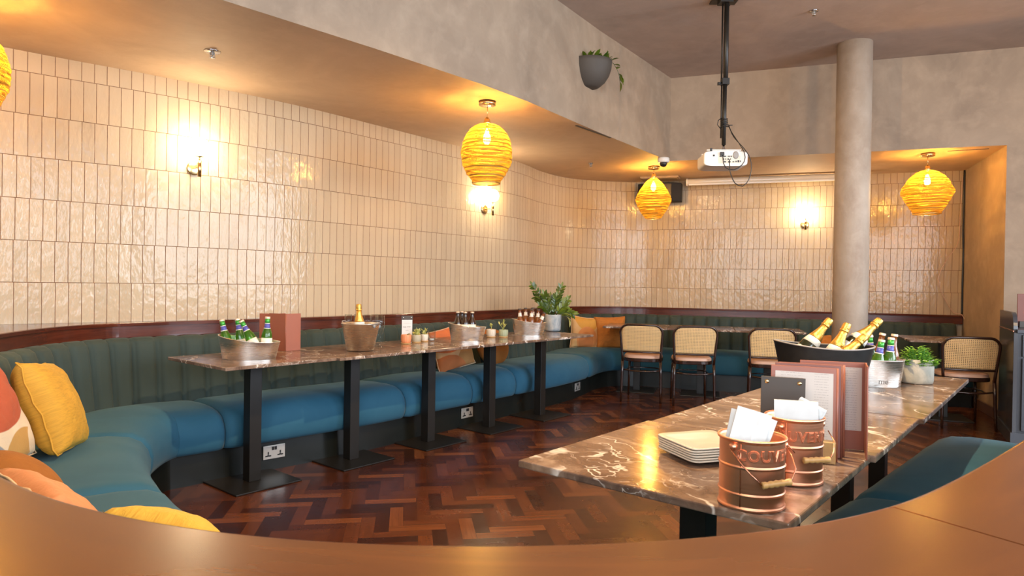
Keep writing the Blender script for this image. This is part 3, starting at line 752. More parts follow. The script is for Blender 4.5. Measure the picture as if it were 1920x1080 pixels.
# ------------------------------------------------------------------ banquette
def banquette(label, s0, s1, seams, mat_back='velvet_back', ch=0.152):
    root = thing('banquette', label, 'banquette')
    # plinth
    n = int((s1-s0)/0.05)
    k = MB(); ks = [(0.655, 0.0), (0.645, 0.20), (0.05, 0.20)]
    k.grid(lambda u, v: BACK.off(s0+(s1-s0)*u, *ks[int(round(v*2))]), n, 2, smooth=False)
    for t in (s0+.001, s1-.001): k.poly([BACK.off(t, .66, 0), BACK.off(t, .645, .2), BACK.off(t, .0, .2), BACK.off(t, 0, 0)])
    k.build('plinth', 'kick', root)
    # channelled backrest
    nch = max(1, round((s1-s0)/ch)); sub = 8
    prof = [(0.0, 0.835), (0.02, 0.838), (0.055, 0.832), (0.082, 0.812), (0.098, 0.77), (0.108, 0.70), (0.122, 0.60), (0.136, 0.50), (0.146, 0.42), (0.15, 0.36)]
    def bf(u, v):
        t = s0+(s1-s0)*u; f = (u*nch) % 1.0; j = v*9; a = prof[min(int(j), 8)]; c = prof[min(int(j)+1, 9)]; g = j-int(j) if j < 9 else 1
        if int(j) >= 9: d, z = prof[9]
        else: d, z = a[0]+(c[0]-a[0])*g, a[1]+(c[1]-a[1])*g
        e = 1-abs(2*f-1); bul = min(1, e/0.5); bul = (1-(1-bul)**2.2)
        w = min(1.0, max(0.15, v*3.2))
        d = d*(0.80+0.20*bul) - 0.012*(1-bul)*w + 0.010*bul*w
        z = z-0.012*(1-bul)*max(0, 1-v*3)
        return BACK.off(t, max(d, 0.001), z)
    bb = MB(); bb.grid(bf, nch*sub, 27)
    bb.build('backrest', mat_back, root)
    # seat cushions
    base = [(0.10, 0.405), (0.16, 0.422), (0.28, 0.437), (0.42, 0.444), (0.55, 0.443), (0.64, 0.432), (0.695, 0.405), (0.725, 0.365), (0.740, 0.315), (0.738, 0.265), (0.730, 0.228), (0.712, 0.196), (0.60, 0.190), (0.40, 0.190)]
    ed = [s0]+list(seams)+[s1]
    for a, c in zip(ed, ed[1:]):
        a += 0.002; c -= 0.002; l = c-a; nu = max(10, int(l/0.035))
        def cf(u, v, a=a, l=l):
            # denser samples near the ends
            uu = 0.5-0.5*math.cos(PI*u); uu = 0.45*u+0.55*uu
            t = a+l*uu; k = min(uu*l, (1-uu)*l); e = min(1, k/0.06); rr = 1-(1-e)**2.2
            j = v*13; i = min(int(j), 12); g = j-i
            d, z = base[i][0]+(base[i+1][0]-base[i][0])*g, base[i][1]+(base[i+1][1]-base[i][1])*g
            puff = 0.020*math.sin(PI*min(1, max(0, uu)))
            d = 0.40+(d-0.40)*(0.93+0.07*rr) if d > 0.40 else d
            z = 0.22+(z-0.22)*(0.86+0.14*rr)+puff*max(0, (z-0.33))*6*rr
            wr = noise.noise(Vector((t*5, d*5, 1.7)))*0.003
            return BACK.off(t, d+wr, z+wr)
        m = MB(); m.grid(cf, nu, 26)
        # end caps
        for uu, rev in ((0, False), (1, True)):
            pts = [cf(uu, i/26) for i in range(27)]
            m.poly(pts[::-1] if rev else pts)
        m.build('seat_cushion', 'velvet', root, weld=True)
    return root
# front-edge positions of the seams, measured on the cushion fronts
def sfront(x, y):
    return min((BACK.s[i] for i in range(0, len(BACK.s), 6)), key=lambda t: (BACK.off(t, .73)-Vector((x, y, 0))).length)
SEAMS_L = [(-.35, 1.50), (-1.40, 2.52), (-1.84, 3.34), (-1.50, 3.78), (-0.70, 4.92), (-0.25, 5.52), (0.16, 6.02), (0.87, 7.30), (1.75, 7.90)]
s_mid = BACK.nearest(0.05, .735)
seams = [sfront(*p) for p in SEAMS_L]
s_bk = BACK.nearest(1.3, 8.66)
banq_left = banquette('long dark teal velvet banquette with channelled back following the curved tiled wall on the left', s_mid, s_bk, [s for s in seams if s < s_bk-0.2])
banquette('dark teal velvet banquette along the back wall behind the cane chairs', s_bk+.004, BACK.L-0.07, [s_bk+0.95, s_bk+1.95, s_bk+2.95])
s_r2 = sfront(1.36, 2.56)
banquette('bright blue lit velvet banquette on the right behind the brown ledge', 0.0, s_mid-.004, [s_r2, s_r2+1.35])

# ------------------------------------------------------------------ marble tables on black pedestals
U = Vector((0.640, 0.768, 0)); NR = Vector((0.768, -0.640, 0))      # along the rows, and towards the room
def make_table(label, group, top_off=0.0):
    r = thing('pedestal_table', label, 'table', group=group)
    MB().box(.70, .70, .020, (0, 0, .740)).build('tabletop', 'marble', r, bevel=.004)
    MB().box(.075, .075, .70, (0, 0, .360)).box(.34, .34, .008, (0, 0, .7255)).build('pedestal', 'black', r, bevel=.002)
    MB().box(.42, .42, .010, (0, 0, .005)).build('base_plate', 'black', r, bevel=.003)
    return r
t0 = make_table('x', 'marble tables in the long row by the left banquette')
rz = math.atan2(U.y, U.x)
A2 = Vector((-1.506, 3.516, 0))
labs = ['brown marble table nearest the left corner, under the bucket of green bottles',
        'brown marble table second in the left row, under the champagne bucket',
        'brown marble table in the middle of the left row, under the small succulents',
        'brown marble table fourth in the left row, under the bucket of brown bottles',
        'brown marble table at the far end of the left row, under the leafy plant']
LT = []
for k in range(5):
    off = [0, .028, .036, .030, .030][k]
    c = A2+U*(0.703*k+0.35)-NR*(0.35-off)
    o = t0 if k == 0 else dup(t0)
    o.location = c; o.rotation_euler = (0, 0, rz); o['label'] = labs[k]; LT.append(c)
labs = ['brown marble table in the right foreground holding the copper pails and plates',
        'brown marble table in the right row holding the stack of menus',
        'brown marble table in the right row under the black champagne tub',
        'brown marble table at the far end of the right row, under the green herb pot']
B2 = Vector((0.562, 1.326, 0)); RT = []
for k in range(4):
    s = [0.3545, 1.0705, 1.7865, 2.4825][k]; off = [0, .012, .026, .026][k]
    if k >= 2: s += 0.0
    c = B2+U*(s+[0, 0, .0, .02][k])-NR*(0.35-off)
    o = dup(t0, loc=c, rz=rz, label=labs[k], group='marble tables in the right foreground row', scale=(1.021, 1, 1)); RT.append(c)
UB = Vector((0.958, -0.287, 0)); NB = Vector((-0.287, -0.958, 0)); rzb = math.atan2(UB.y, UB.x)
labs = ['brown marble table in the back corner beside the orange cushions',
        'brown marble table in the middle of the back row, behind the second cane chair',
        'brown marble table at the right end of the back row, left of the column']
FL = Vector((1.02, 7.455, 0))
for k in range(3):
    c = FL+UB*(0.705*k+.35)-NB*0.35
    dup(t0, loc=c, rz=rzb, label=labs[k], group='marble tables along the back wall')
dup(t0, loc=Vector((3.665, 6.10, 0))+Vector((.94, -.34, 0))*.35+Vector((.34, .94, 0))*.35+Vector((0.0, 0.03, 0)), rz=math.atan2(-.34, .94),
    label='brown marble table in the alcove right of the column, by the single chair', group='marble tables along the back wall')

# ------------------------------------------------------------------ bentwood chairs with cane backs
def make_chair():
    r = thing('cane_chair', 'x', 'chair', group='bentwood cane chairs along the back tables')
    def bend(z): return -0.205-0.075*max(0, (z-0.45))/0.4*1.0-0.02*max(0, (0.45-z)/0.45)   # rake of the back legs
    # hoop from the seat up, round the top corners and down (back of the chair is at -y)
    Wb = 0.205
    pts = []
    zt = 0.805
    for z in (0.42, 0.50, 0.58, 0.66, 0.70): pts.append((-(Wb-.012+0.02*(z-.42)/.28), bend(z), z))
    rc = 0.085; xw = Wb+.010
    for k in range(0, 9):
        a = PI-PI/2*k/8; pts.append((-(xw-rc)+rc*math.cos(a), bend(zt-rc+rc*math.sin(a)), zt-rc+rc*math.sin(a)))
    n = len(pts)
    pts += [(-p[0], p[1], p[2]) for p in reversed(pts)]
    pts2 = []
    for p in pts: pts2.append((p[0], p[1]+0.018*(1-(p[0]/xw)**2)*-1, p[2]))
    MB().tube(pts2, 0.0125, 10).build('back_frame', 'bentwood', r)
    for sx in (-1, 1):
        MB().tube([(sx*(Wb-.012), bend(.42), .44), (sx*.198, bend(.3), .30), (sx*.200, bend(.15), .15), (sx*.203, bend(0)-.012, 0)], [.0145, .0145, .0125, .0105], 10).build('leg', 'bentwood', r)
        MB().tube([(sx*.165, .165, .43), (sx*.172, .172, .25), (sx*.178, .182, 0)], [.0145, .013, .010], 10).build('leg', 'bentwood', r)
    # lower back rail and cane panel
    zr = 0.522
    MB().tube([(x, bend(zr)-0.018*(1-(x/xw)**2), zr) for x in [(-.205+.41*i/12) for i in range(13)]], 0.011, 8).build('back_rail', 'bentwood', r)
    def cane(u, v):
        z = zr+.008+(zt-.010-zr-.008)*v; hw = xw-.008
        if z > zt-rc: hw = (xw-rc)+math.sqrt(max(0, rc*rc-(z-zt+rc)**2))-.008
        elif z < .70: hw = Wb-.004+.012*(z-.5)/.2
        x = -hw+2*hw*u
        return (x, bend(z)-0.018*(1-(x/xw)**2)-.001, z)
    c = MB(); c.grid(cane, 16, 16, uvf=lambda u, v: (0, 0))
    # uv from x,z
    for i, f in enumerate(c.f): c.uv[i] = [(c.v[k].x, c.v[k].z) for k in f]
    o = c.build('cane_panel', 'cane', r); sd = o.modifiers.new('solid', 'SOLIDIFY'); sd.thickness = 0.003
    def rounded(w, d, k=7, p=3.2):
        pts = []
        for i in range(32):
            a = 2*PI*i/32; ca_, sa_ = math.cos(a), math.sin(a)
            pts.append((w*math.copysign(abs(ca_)**(2/p), ca_), d*math.copysign(abs(sa_)**(2/p), sa_)))
        return pts
    MB().prism(rounded(.205, .200), .415, .452).build('seat_frame', 'bentwood', r, bevel=.006)
    sp = rounded(.196, .192)
    s = MB(); s.grid(lambda u, v: (sp[int(round(u*32)) % 32][0]*[1, 1.0, .97, .85, .5, .02][int(round(v*5))], sp[int(round(u*32)) % 32][1]*[1, 1.0, .97, .85, .5, .02][int(round(v*5))], [.452, .468, .480, .488, .490, .490][int(round(v*5))]), 32, 5, wu=True)
    s.build('seat', 'vinyl', r)
    ring = [(x*.82, y*.86, .315) for x, y in rounded(.205, .20)]
    MB().tube(ring, 0.0075, 6, closed=True).build('stretcher', 'bentwood', r)
    MB().tube([(-.198, bend(.29), .335), (-.1, bend(.29)-.028, .325), (0, bend(.29)-.036, .322), (.1, bend(.29)-.028, .325), (.198, bend(.29), .335)], 0.0075, 8).build('stretcher', 'bentwood', r)
    return r
ch = make_chair()
def place_chair(lf, rf, label, first=False):
    lf, rf = Vector((*lf, 0)), Vector((*rf, 0)); d = (rf-lf).normalized(); mid = (lf+rf)/2
    a = math.atan2(d.y, d.x); nrm = Vector((-d.y, d.x, 0))
    c = mid+nrm*0.237
    o = ch if first else dup(ch)
    o.location = c; o.rotation_euler = (0, 0, a); o['label'] = label
place_chair((1.151, 6.962), (1.546, 6.84), 'cane-backed bentwood chair nearest the orange cushions, first on the left', True)
place_chair((1.655, 6.746), (2.055, 6.70), 'cane-backed bentwood chair second from the left at the back tables')
place_chair((2.35, 6.56), (2.745, 6.46), 'cane-backed bentwood chair partly hidden behind the black champagne tub')
place_chair((3.79, 5.842), (4.18, 5.72), 'cane-backed bentwood chair standing alone beside the blue-grey cabinet')

# ------------------------------------------------------------------ lamps
def make_pendant(prof, seed, label, loc, drop=0.0):
    r = thing('pendant_lamp', label, 'lamp', loc, group='knitted brass pendant lamps')
    random.seed(seed)
    MB().lathe([(0.001, 0), (0.062, 0), (0.062, -0.028), (0.056, -0.031), (0.001, -0.031)], 32).build('canopy', 'brass', r)
    zt = prof[-1][1]
    MB().tube([(0, 0, -.03), (0.002, 0, -.07), (0, 0, zt+.045)], 0.0028, 6).build('cord', 'brass', r)
    MB().lathe([(0.001, zt+.05), (.008, zt+.05), (.020, zt+.035), (.027, zt+.01), (.027, zt-.01), (.001, zt-.01)], 20).build('lamp_holder', 'brass', r)
    z0, z1 = prof[0][1], zt
    P_ = catmull([(a, b) for a, b in prof])
    def sh(u, v):
        p = P_[min(len(P_)-1, int(v*(len(P_)-1)))]
        w = noise.noise(Vector((math.cos(2*PI*u)*1.1, math.sin(2*PI*u)*1.1, v*10+seed)))*0.007
        rd = p.x+w*min(1, v*6)*min(1, (1-v)*6)+0.002*math.sin(v*PI*2*15+seed+1.5*math.sin(2*PI*u))
        a = 2*PI*u
        return (rd*math.cos(a), rd*math.sin(a), p.y)
    s = MB(); s.grid(sh, 72, 90, wu=True)
    so = s.build('lamp_shade', 'knit', r)
    so.modifiers.new('solid', 'SOLIDIFY').thickness = 0.0015
    rr = P_[0].x
    MB().tube([(rr*math.cos(2*PI*i/40), rr*math.sin(2*PI*i/40), z0) for i in range(40)], .0028, 6, closed=True).build('wire_ring', 'brass', so)
    zb = zt-0.10
    MB().lathe([(0.001, zb-.055), (.014, zb-.05), (.026, zb-.03), (.029, zb-.012), (.026, zb+.01), (.016, zb+.035), (.012, zb+.055), (.001, zb+.055)], 20).build('bulb', 'bulb', r)
    MB().lathe([(0.001, zb+.055), (.013, zb+.055), (.013, zb+.09), (.001, zb+.09)], 16).build('bulb_cap', 'brass', r)
    point('pendant_glow', (loc[0], loc[1], loc[2]+zb-.005), 50, (1.0, 0.60, 0.22), 0.030)
    return r
profA = [(.105, -.608), (.112, -.580), (.140, -.545), (.178, -.47), (.190, -.39), (.186, -.34), (.165, -.27), (.120, -.205), (.065, -.172), (.028, -.165)]
make_pendant(profA, 1.0, 'knitted brass pendant lamp hanging above the middle of the left table row', (-.203, 4.95, ZC))
profB = [(.085, -.590), (.105, -.565), (.150, -.50), (.178, -.44), (.200, -.375), (.170, -.30), (.125, -.225), (.075, -.165), (.035, -.13), (.026, -.125)]
make_pendant(profB, 4.0, 'knitted brass pendant lamp in the far corner in front of the wall speaker', (1.585, 7.56, ZC))
profC = [(.125, -.600), (.130, -.575), (.175, -.505), (.205, -.445), (.232, -.385), (.205, -.315), (.165, -.25), (.110, -.195), (.050, -.170), (.028, -.165)]
make_pendant(profC, 7.0, 'wide knitted brass pendant lamp in the alcove right of the column', (4.09, 6.60, ZC))
make_pendant(profA, 9.0, 'knitted brass pendant lamp cut off by the left edge of the picture', (-2.575, 3.10, ZC))

def make_sconce(label, x, y):
    s = WALL.nearest(x, y); p = WALL.at(s); d = WALL.dir(s)
    n = Vector((d.y, -d.x, 0)); a = math.atan2(n.y, n.x)-PI/2      # local +y points off the wall
    r = thing('wall_sconce', label, 'lamp', (p.x, p.y, 1.975), a, 'brass wall sconces with opal globes')
    MB().lathe([(.001, 0.001), (.046, 0.001), (.046, .010), (.040, .013), (.001, .013)], 32, m=RX(-PI/2)).build('back_plate', 'brass', r)
    MB().tube([(0, .01, 0), (0, .115, 0)], .0045, 8).build('arm', 'brass', r)
    MB().lathe([(.001, -.07), (.0125, -.069), (.0125, .045), (.005, .047), (.005, .066), (.026, .067), (.026, .070), (.001, .070)], 20, m=T(0, .118, 0)).build('stem', 'brass', r)
    g = MB().lathe([(.001*1, .0)]+[(.062*math.sin(PI*k/16), .062-.062*math.cos(PI*k/16)) for k in range(1, 16)]+[(.001, .124)], 28, m=T(0, .118, .071)).build('globe', 'globe', r)
    return r
make_sconce('brass wall sconce with glowing globe on the left part of the tiled wall', -2.225, 4.62)
make_sconce('brass wall sconce with glowing globe just below the central pendant lamp', -0.308, 6.90)
make_sconce('brass wall sconce with glowing globe on the back wall left of the column', 3.535, 8.07)

# ------------------------------------------------------------------ ceiling fittings
def sprinkler(label, x, y, z, plate=.042):
    r = thing('sprinkler_head', label, 'sprinkler', (x, y, z), group='fire sprinkler heads in the ceilings')
    MB().lathe([(.001, 0), (plate, 0), (plate*.9, -.006), (.001, -.007)], 24).build('escutcheon', 'chrome', r)
    MB().lathe([(.001, -.006), (.009, -.006), (.009, -.02), (.004, -.022), (.004, -.034), (.001, -.034)], 12).tube([(-.012, 0, -.008), (-.013, 0, -.028), (0, 0, -.037)], .0025, 6).tube([(.012, 0, -.008), (.013, 0, -.028), (0, 0, -.037)], .0025, 6).build('frame', 'greyplastic', r)
    MB().lathe([(.001, -.036), (.018, -.038), (.018, -.040), (.001, -.040)], 16).build('deflector', 'chrome', r)
sprinkler('round chrome sprinkler head in the low ceiling above the left wall', -1.788, 3.943, ZC, .048)
sprinkler('small sprinkler head in the low ceiling near the far corner', .855, 7.412, ZC, .03)
sprinkler('sprinkler head in the high ceiling at the top right', 2.403, 5.40, ZH, .035)
# dome camera
r = thing('dome_camera', 'white dome security camera under the corner of the bulkhead', 'camera', (1.575, 7.03, ZC))
MB().lathe([(.001, 0), (.052, 0), (.060, -.008), (.060, -.045), (.052, -.052), (.001, -.052)], 32).build('housing', 'whiteplastic', r)
MB().lathe([(.001, -.100)]+[(.038*math.sin(PI*k/14), -.062-.038*math.cos(PI*k/14)) for k in range(1, 8)]+[(.040, -.050), (.001, -.05)], 28).build('dome', 'blackplastic', r)
# flush ceiling grilles and hatches
def flush_slot(name, label, a, c, w, mt='slate'):
    a, c = Vector((*a, ZC)), Vector((*c, ZC)); d = c-a
    o = MB().box(d.length, w, .004).build(name, mt); o.location = (a+c)/2-Vector((0, 0, .0025)); o.rotation_euler = (0, 0, math.atan2(d.y, d.x))
    return tag(o, label, 'vent')
flush_slot('slot_diffuser', 'narrow dark slot vent in the low ceiling beside the bulkhead edge', (.521, 5.65), (.881, 6.103), .022)
flush_slot('slot_diffuser', 'thin dark slot in the alcove ceiling right of the lamp', (4.20, 6.47), (4.50, 6.33), .012)
o = MB().box(.46, .24, .02).box(.42, .20, .024, (0, 0, -.002)).build('ceiling_hatch', 'plaster'); o.location = (1.83, 8.33, ZC-.010); o.rotation_euler = (0, 0, R_(-20)); tag(o, 'flush plastered ceiling hatch between the speaker and the pendant lamp', 'hatch')

# ------------------------------------------------------------------ projector on its pole
r = thing('projector_mount', 'black telescopic pole with ceiling plate carrying the projector', 'mount', (1.625, 5.20, ZH))
MB().box(.20, .18, .012, (0, 0, -.006)).box(.10, .09, .03, (0, 0, -.024)).build('ceiling_plate', 'black', r, bevel=.002)
MB().tube([(.012, 0, -.03), (.012, 0, -.66)], .019, 14).tube([(-.016, .012, -.03), (-.016, .012, -.66)], .007, 8).build('upper_pole', 'black', r)
MB().tube([(.008, 0, -.64), (.006, 0, -1.135)], .016, 14).tube([(-.014, .010, -.64), (-.014, .010, -1.08)], .006, 8).build('lower_pole', 'black', r)
MB().box(.055, .055, .05, (.008, 0, -.645)).box(.03, .016, .022, (-.035, 0, -.66)).tube([(-.02, -.01, -.65), (-.052, -.02, -.665)], .006, 8).build('clamp', 'blackplastic', r, bevel=.002)
w = MB()
for k in range(5): w.tube([(.007+.024*math.cos(2*PI*i/14), .024*math.sin(2*PI*i/14), -.935-.014*k+.004*math.sin(i)) for i in range(14)], .0045, 6, closed=True)
w.tube([(-.02, -.01, -.93), (-.045, -.02, -.95), (-.05, -.02, -.985), (-.025, -.012, -1.01)], .004, 6)
w.tube([(.03, -.015, -1.0), (.045, -.02, -.985), (.065, -.02, -.985)], .004, 6)
w.build('cable_wrap', 'blackplastic', r)
MB().tube([(.006, 0, -1.13), (.006, 0, -1.215)], .009, 12).tube([(.006, 0, -1.165), (.006, 0, -1.185)], .015, 12).build('threaded_rod', 'chrome', r)
pj = thing('projector', 'white ceiling projector seen from its connector side', 'projector', (1.620, 5.20, 2.19), R_(-4)); pj.scale = (.86, .9, 1.15)
b = MB()
def pb(u, v):
    # rounded box section swept front to back
    a = 2*PI*u; ca_, sa_ = math.cos(a), math.sin(a); p = 6
    x = .190*math.copysign(abs(ca_)**(2/p), ca_); z = .050*math.copysign(abs(sa_)**(2/p), sa_)
    sc = [0.0, .97, 1.0, 1.0, .97, 0.0][int(round(v*5))]; y = [-.135, -.135, -.128, .128, .135, .135][int(round(v*5))]
    xx = x*sc
    return (xx, y, z*sc)
b.grid(pb, 48, 5, wu=True, smooth=False); b.build('body', 'whiteplastic', pj)
MB().box(.24, .20, .006, (.0, 0, .056)).box(.30, .016, .008, (-.01, -.10, .060)).box(.30, .016, .008, (-.01, .10, .060)).box(.05, .05, .02, (0, 0, .065)).build('bracket', 'whiteplastic', pj, bevel=.001)
c = MB(); c.box(.19, .002, .052, (.03, -.1355, -.006)); c.build('connector_panel', 'ceramic', pj)
c = MB(); random.seed(2)
for (x, z, w_, h_) in [(-.045, .014, .022, .007), (-.01, .014, .022, .007), (.02, .014, .008, .008), (.034, .014, .008, .008), (.048, .014, .008, .008), (-.02, -.004, .010, .010), (-.002, -.004, .008, .008), (.02, -.004, .011, .011), (.04, -.004, .008, .008), (-.01, -.022, .022, .008), (.030, -.022, .022, .008), (.065, -.022, .016, .006), (.088, -.020, .010, .010), (.108, -.018, .014, .014), (.126, -.018, .008, .010), (-.105, .020, .016, .012)]:
    c.box(w_, .004, h_, (x, -.1370, z))
c.build('socket', 'blackplastic', pj)
c = MB()
for k in range(7):
    hh = math.sqrt(max(0, .024**2-(.0075*(k-3))**2)); c.box(hh*2, .003, .0035, (.085, -.1365, .022+.0075*(k-3)*.8))
c.lathe([(.001, 0), (.026, 0), (.026, .001), (.001, .001)], 24, m=T(.085, -.1360, .022) @ RX(PI/2)); c.build('speaker_grille', 'greyplastic', pj)
MB().box(.036, .02, .022, (-.035, -.145, .030)).build('power_plug', 'blackplastic', pj, bevel=.002); MB().box(.018, .016, .018, (-.13, -.14, .058)).build('bracket_cap', 'blackplastic', pj, bevel=.002)
def cable(name, label, pts, rad=.0035, mt='blackplastic', cat='cable'):
    o = MB().tube([tuple(p) for p in catmull(pts)][::3], rad, 6).build(name, mt); return tag(o, label, cat)
X0, Y0, Z0 = 1.620, 5.06, 2.19
cable('projector_cable', 'black cable looping from the pole to the plug on the projector', [(X0+.035, 5.17, 2.47), (X0+.045, 5.12, 2.40), (X0+.09, 5.07, 2.30), (X0+.125, 5.05, 2.22), (X0+.118, 5.05, 2.155), (X0+.06, 5.05, 2.105), (X0, 5.05, 2.105), (X0-.03, 5.055, 2.14), (X0-.035, 5.07, 2.215)])
cable('projector_cable', 'longer black cable hanging in a loop below the projector', [(X0+.038, 5.165, 2.46), (X0+.055, 5.10, 2.36), (X0+.12, 5.05, 2.26), (X0+.165, 5.04, 2.18), (X0+.17, 5.04, 2.08), (X0+.14, 5.04, 2.0), (X0+.10, 5.04, 1.975), (X0+.05, 5.04, 2.0), (X0+.015, 5.045, 2.08), (X0+.012, 5.05, 2.15), (X0+.018, 5.07, 2.198)])
# projection screen case
sa_, sb_ = Vector((2.175, 8.33, 2.495)), Vector((4.05, 7.665, 2.515))
r = thing('projection_screen', 'white rolled up projection screen case high on the back wall', 'screen', (sa_+sb_)/2, math.atan2(sb_.y-sa_.y, sb_.x-sa_.x))
Ls = (sb_-sa_).length
c = MB(); c.grid(lambda u, v: (Ls*(v-.5), .045*math.cos(2*PI*u), .042*math.sin(2*PI*u)), 20, 1, wu=True); c.build('case', 'ceramic', r)
for sx in (-1, 1): MB().lathe([(.001, 0), (.047, 0), (.047, .02), (.001, .022)], 20, m=T(sx*Ls/2-(0.0 if sx > 0 else .0), 0, 0) @ RY(sx*PI/2)).build('end_cap', 'whiteplastic', r)
MB().box(Ls*.985, .012, .018, (0, -.038, -.036)).build('bottom_bar', 'whiteplastic', r)
MB().tube([(-Ls*.235+.03*math.cos(2*PI*i/16), -.05, -.085+.013*math.sin(2*PI*i/16)) for i in range(16)], .0028, 6, closed=True).build('pull_ring', 'greyplastic', r)
# wall speaker
M['blackmatt'] = mat('matt_black', (.010, .0085, .008), .75)
r = thing('wall_speaker', 'black wall speaker behind the corner pendant lamp', 'speaker', (1.86, 8.48, 2.37), R_(-20))
MB().prism([(-.27, .09), (-.27, -.06), (-.16, -.13), (.16, -.13), (.27, -.06), (.27, .09)], -.10, .13).build('cabinet', 'blackmatt', r, bevel=.006)
MB().prism([(-.155, -.131), (.155, -.131), (.155, -.135), (-.155, -.135)], -.085, .115).build('grille', 'blackplastic', r)
MB().box(.08, .10, .05, (0, .12, 0)).build('bracket', 'blackplastic', r)

# half-bowl wall planter on the bulkhead
bd = (Vector((1.683, 7.214, 0))-Vector((.741, 5.892, 0))).normalized(); bn = Vector((bd.y, -bd.x, 0))
bd2 = (Vector((.741, 5.892, 0))-Vector((.093, 4.927, 0))).normalized()
pc = Vector((.093, 4.927, 0))+bd2*0.97
pl = thing('wall_planter', 'grey half-bowl planter fixed high on the plastered bulkhead', 'planter', (pc.x, pc.y, 3.12), math.atan2(bd2.y, bd2.x))
# local x along the wall, local -y into the room
def pbowl(u, v):
    a = -PI*u; k = v*10; prof_ = [(0.001, -.235), (.055, -.235), (.075, -.228), (.115, -.185), (.143, -.13), (.158, -.07), (.163, 0.0), (.152, 0.002), (.140, -.03), (.09, -.04), (.001, -.04)]
    i = min(int(k), 9); g = k-i; rr = prof_[i][0]+(prof_[i+1][0]-prof_[i][0])*g; zz = prof_[i][1]+(prof_[i+1][1]-prof_[i][1])*g
    return (rr*1.16*math.cos(a), rr*1.2*math.sin(a), zz*.94)
c = MB(); c.grid(pbowl, 28, 20); c.build('bowl', 'planter', pl)

def leaf(b, p, d, L, w, up=(0, 0, 1), curl=0.15, c=(0, 0, 0), nseg=4):
    """one folded leaf blade from point p in direction d"""
    p, d, up = Vector(p), Vector(d).normalized(), Vector(up)
    s_ = d.cross(up)
    if s_.length < 1e-4: s_ = d.orthogonal()
    s_.normalize(); n = s_.cross(d).normalized()
    base = len(b.v)
    for k in range(nseg+1):
        t = k/nseg; ww = w/2*math.sin(PI*min(1, 0.06+t*0.94))**0.75 if k < nseg else 0.0005
        q = p+d*L*t-n*curl*L*t*t
        b.v += [q-s_*ww+n*ww*.25, q, q+s_*ww+n*ww*.25]
    for k in range(nseg):
        i = base+k*3
        for j in (0, 1): b.face([i+j, i+j+1, i+j+4, i+j+3], None, True, 0, c)
def rc(): return (random.random(), random.random(), 0)
random.seed(11)
c = MB(); c.usecol = True
for k in range(64):
    x = random.uniform(-.13, .16); y = random.uniform(-.13, -.02)
    leaf(c, (x, y, -.01), (random.gauss(.15, .5), random.gauss(-.2, .4), random.uniform(.5, 1.1)), random.uniform(.06, .11), random.uniform(.03, .045), c=rc())
tr = [(.06, -.08, -.01), (.12, -.12, .03), (.165, -.15, .01), (.20, -.17, -.04), (.225, -.18, -.09), (.235, -.18, -.14)]
c.tube(tr, .0022, 5)
for q in catmull(tr)[2::4]:
    leaf(c, q, (random.gauss(.3, .7), random.gauss(-.4, .4), random.uniform(-.7, .5)), random.uniform(.05, .075), random.uniform(.034, .046), c=rc())
leaf(c, tr[-1], (.1, -.1, -1), .085, .06, c=(.9, 0, 0)); leaf(c, tr[-2], (.5, -.2, -.5), .07, .045, c=(.8, 0, 0))
c.build('foliage', 'leafdark', pl)

# wires at the end of the tiled wall
cable('wall_cable', 'thick black cable running down the corner where the tiles meet the alcove', [(5.06, 7.495, 2.56), (5.055, 7.49, 2.2), (5.05, 7.485, 1.9), (5.062, 7.49, 1.6), (5.055, 7.485, 1.3), (5.06, 7.49, .94)], .010)
cable('wall_cable', 'thin pale wire bowing away from the tiled corner of the alcove', [(5.045, 7.50, 2.50), (5.02, 7.49, 2.1), (5.0, 7.49, 1.75), (4.90, 7.53, 1.55), (4.83, 7.55, 1.35), (4.87, 7.53, 1.15), (4.97, 7.50, .96), (5.03, 7.45, .94), (5.05, 7.40, .84)], .0035, 'vinyl')

# ------------------------------------------------------------------ sockets in the plinth
def socket(label, x, y, z=.115):
    s = min((BACK.s[i] for i in range(0, len(BACK.s), 4)), key=lambda t: (BACK.off(t, .655)-Vector((x, y, 0))).length)
    p = BACK.off(s, .654); d = BACK.dir(s)
    r = thing('wall_socket', label, 'socket', (p.x, p.y, z), math.atan2(d.y, d.x), 'double sockets in the plinth')
    MB().box(.146, .007, .086, (0, -.0035, 0)).build('face_plate', 'steel_plate' if False else 'chromeplate', r, bevel=.002)
    for sx in (-1, 1):
        c = MB(); c.box(.008, .002, .018, (sx*.040, -.008, -.004)).box(.018, .002, .008, (sx*.040-.010, -.008, -.022)).box(.018, .002, .008, (sx*.040+.010, -.008, -.022)).box(.012, .002, .006, (sx*.040, -.008, -.018))
        c.build('pin_socket', 'blackplastic', r)
    MB().box(.014, .005, .022, (-.009, -.009, .024)).box(.014, .005, .022, (.009, -.009, .024)).build('switch', 'blackplastic', r, bevel=.001)
M['chromeplate'] = mat('satin_steel_plate', (0.62, 0.60, 0.56), 0.32, 0.6)
socket('brushed steel double socket beside the nearest table post', -1.535, 4.30)
socket('brushed steel double socket between the third and fourth table posts', -.36, 5.62)
socket('brushed steel double socket at the far end of the left plinth', .70, 7.16)
socket('brushed steel double socket under the seat along the back wall', 3.05, 7.50)

# ------------------------------------------------------------------ waiter station at the right edge
fa, fb = Vector((3.955, 5.245, 0)), Vector((4.345, 5.93, 0))
dx = (BK1-BK0).normalized()
dy = (fb-fa).normalized()
st = thing('waiter_station', 'blue-grey panelled waiter station with curved side panel at the right edge', 'cabinet', fa, math.atan2(dx.y, dx.x))
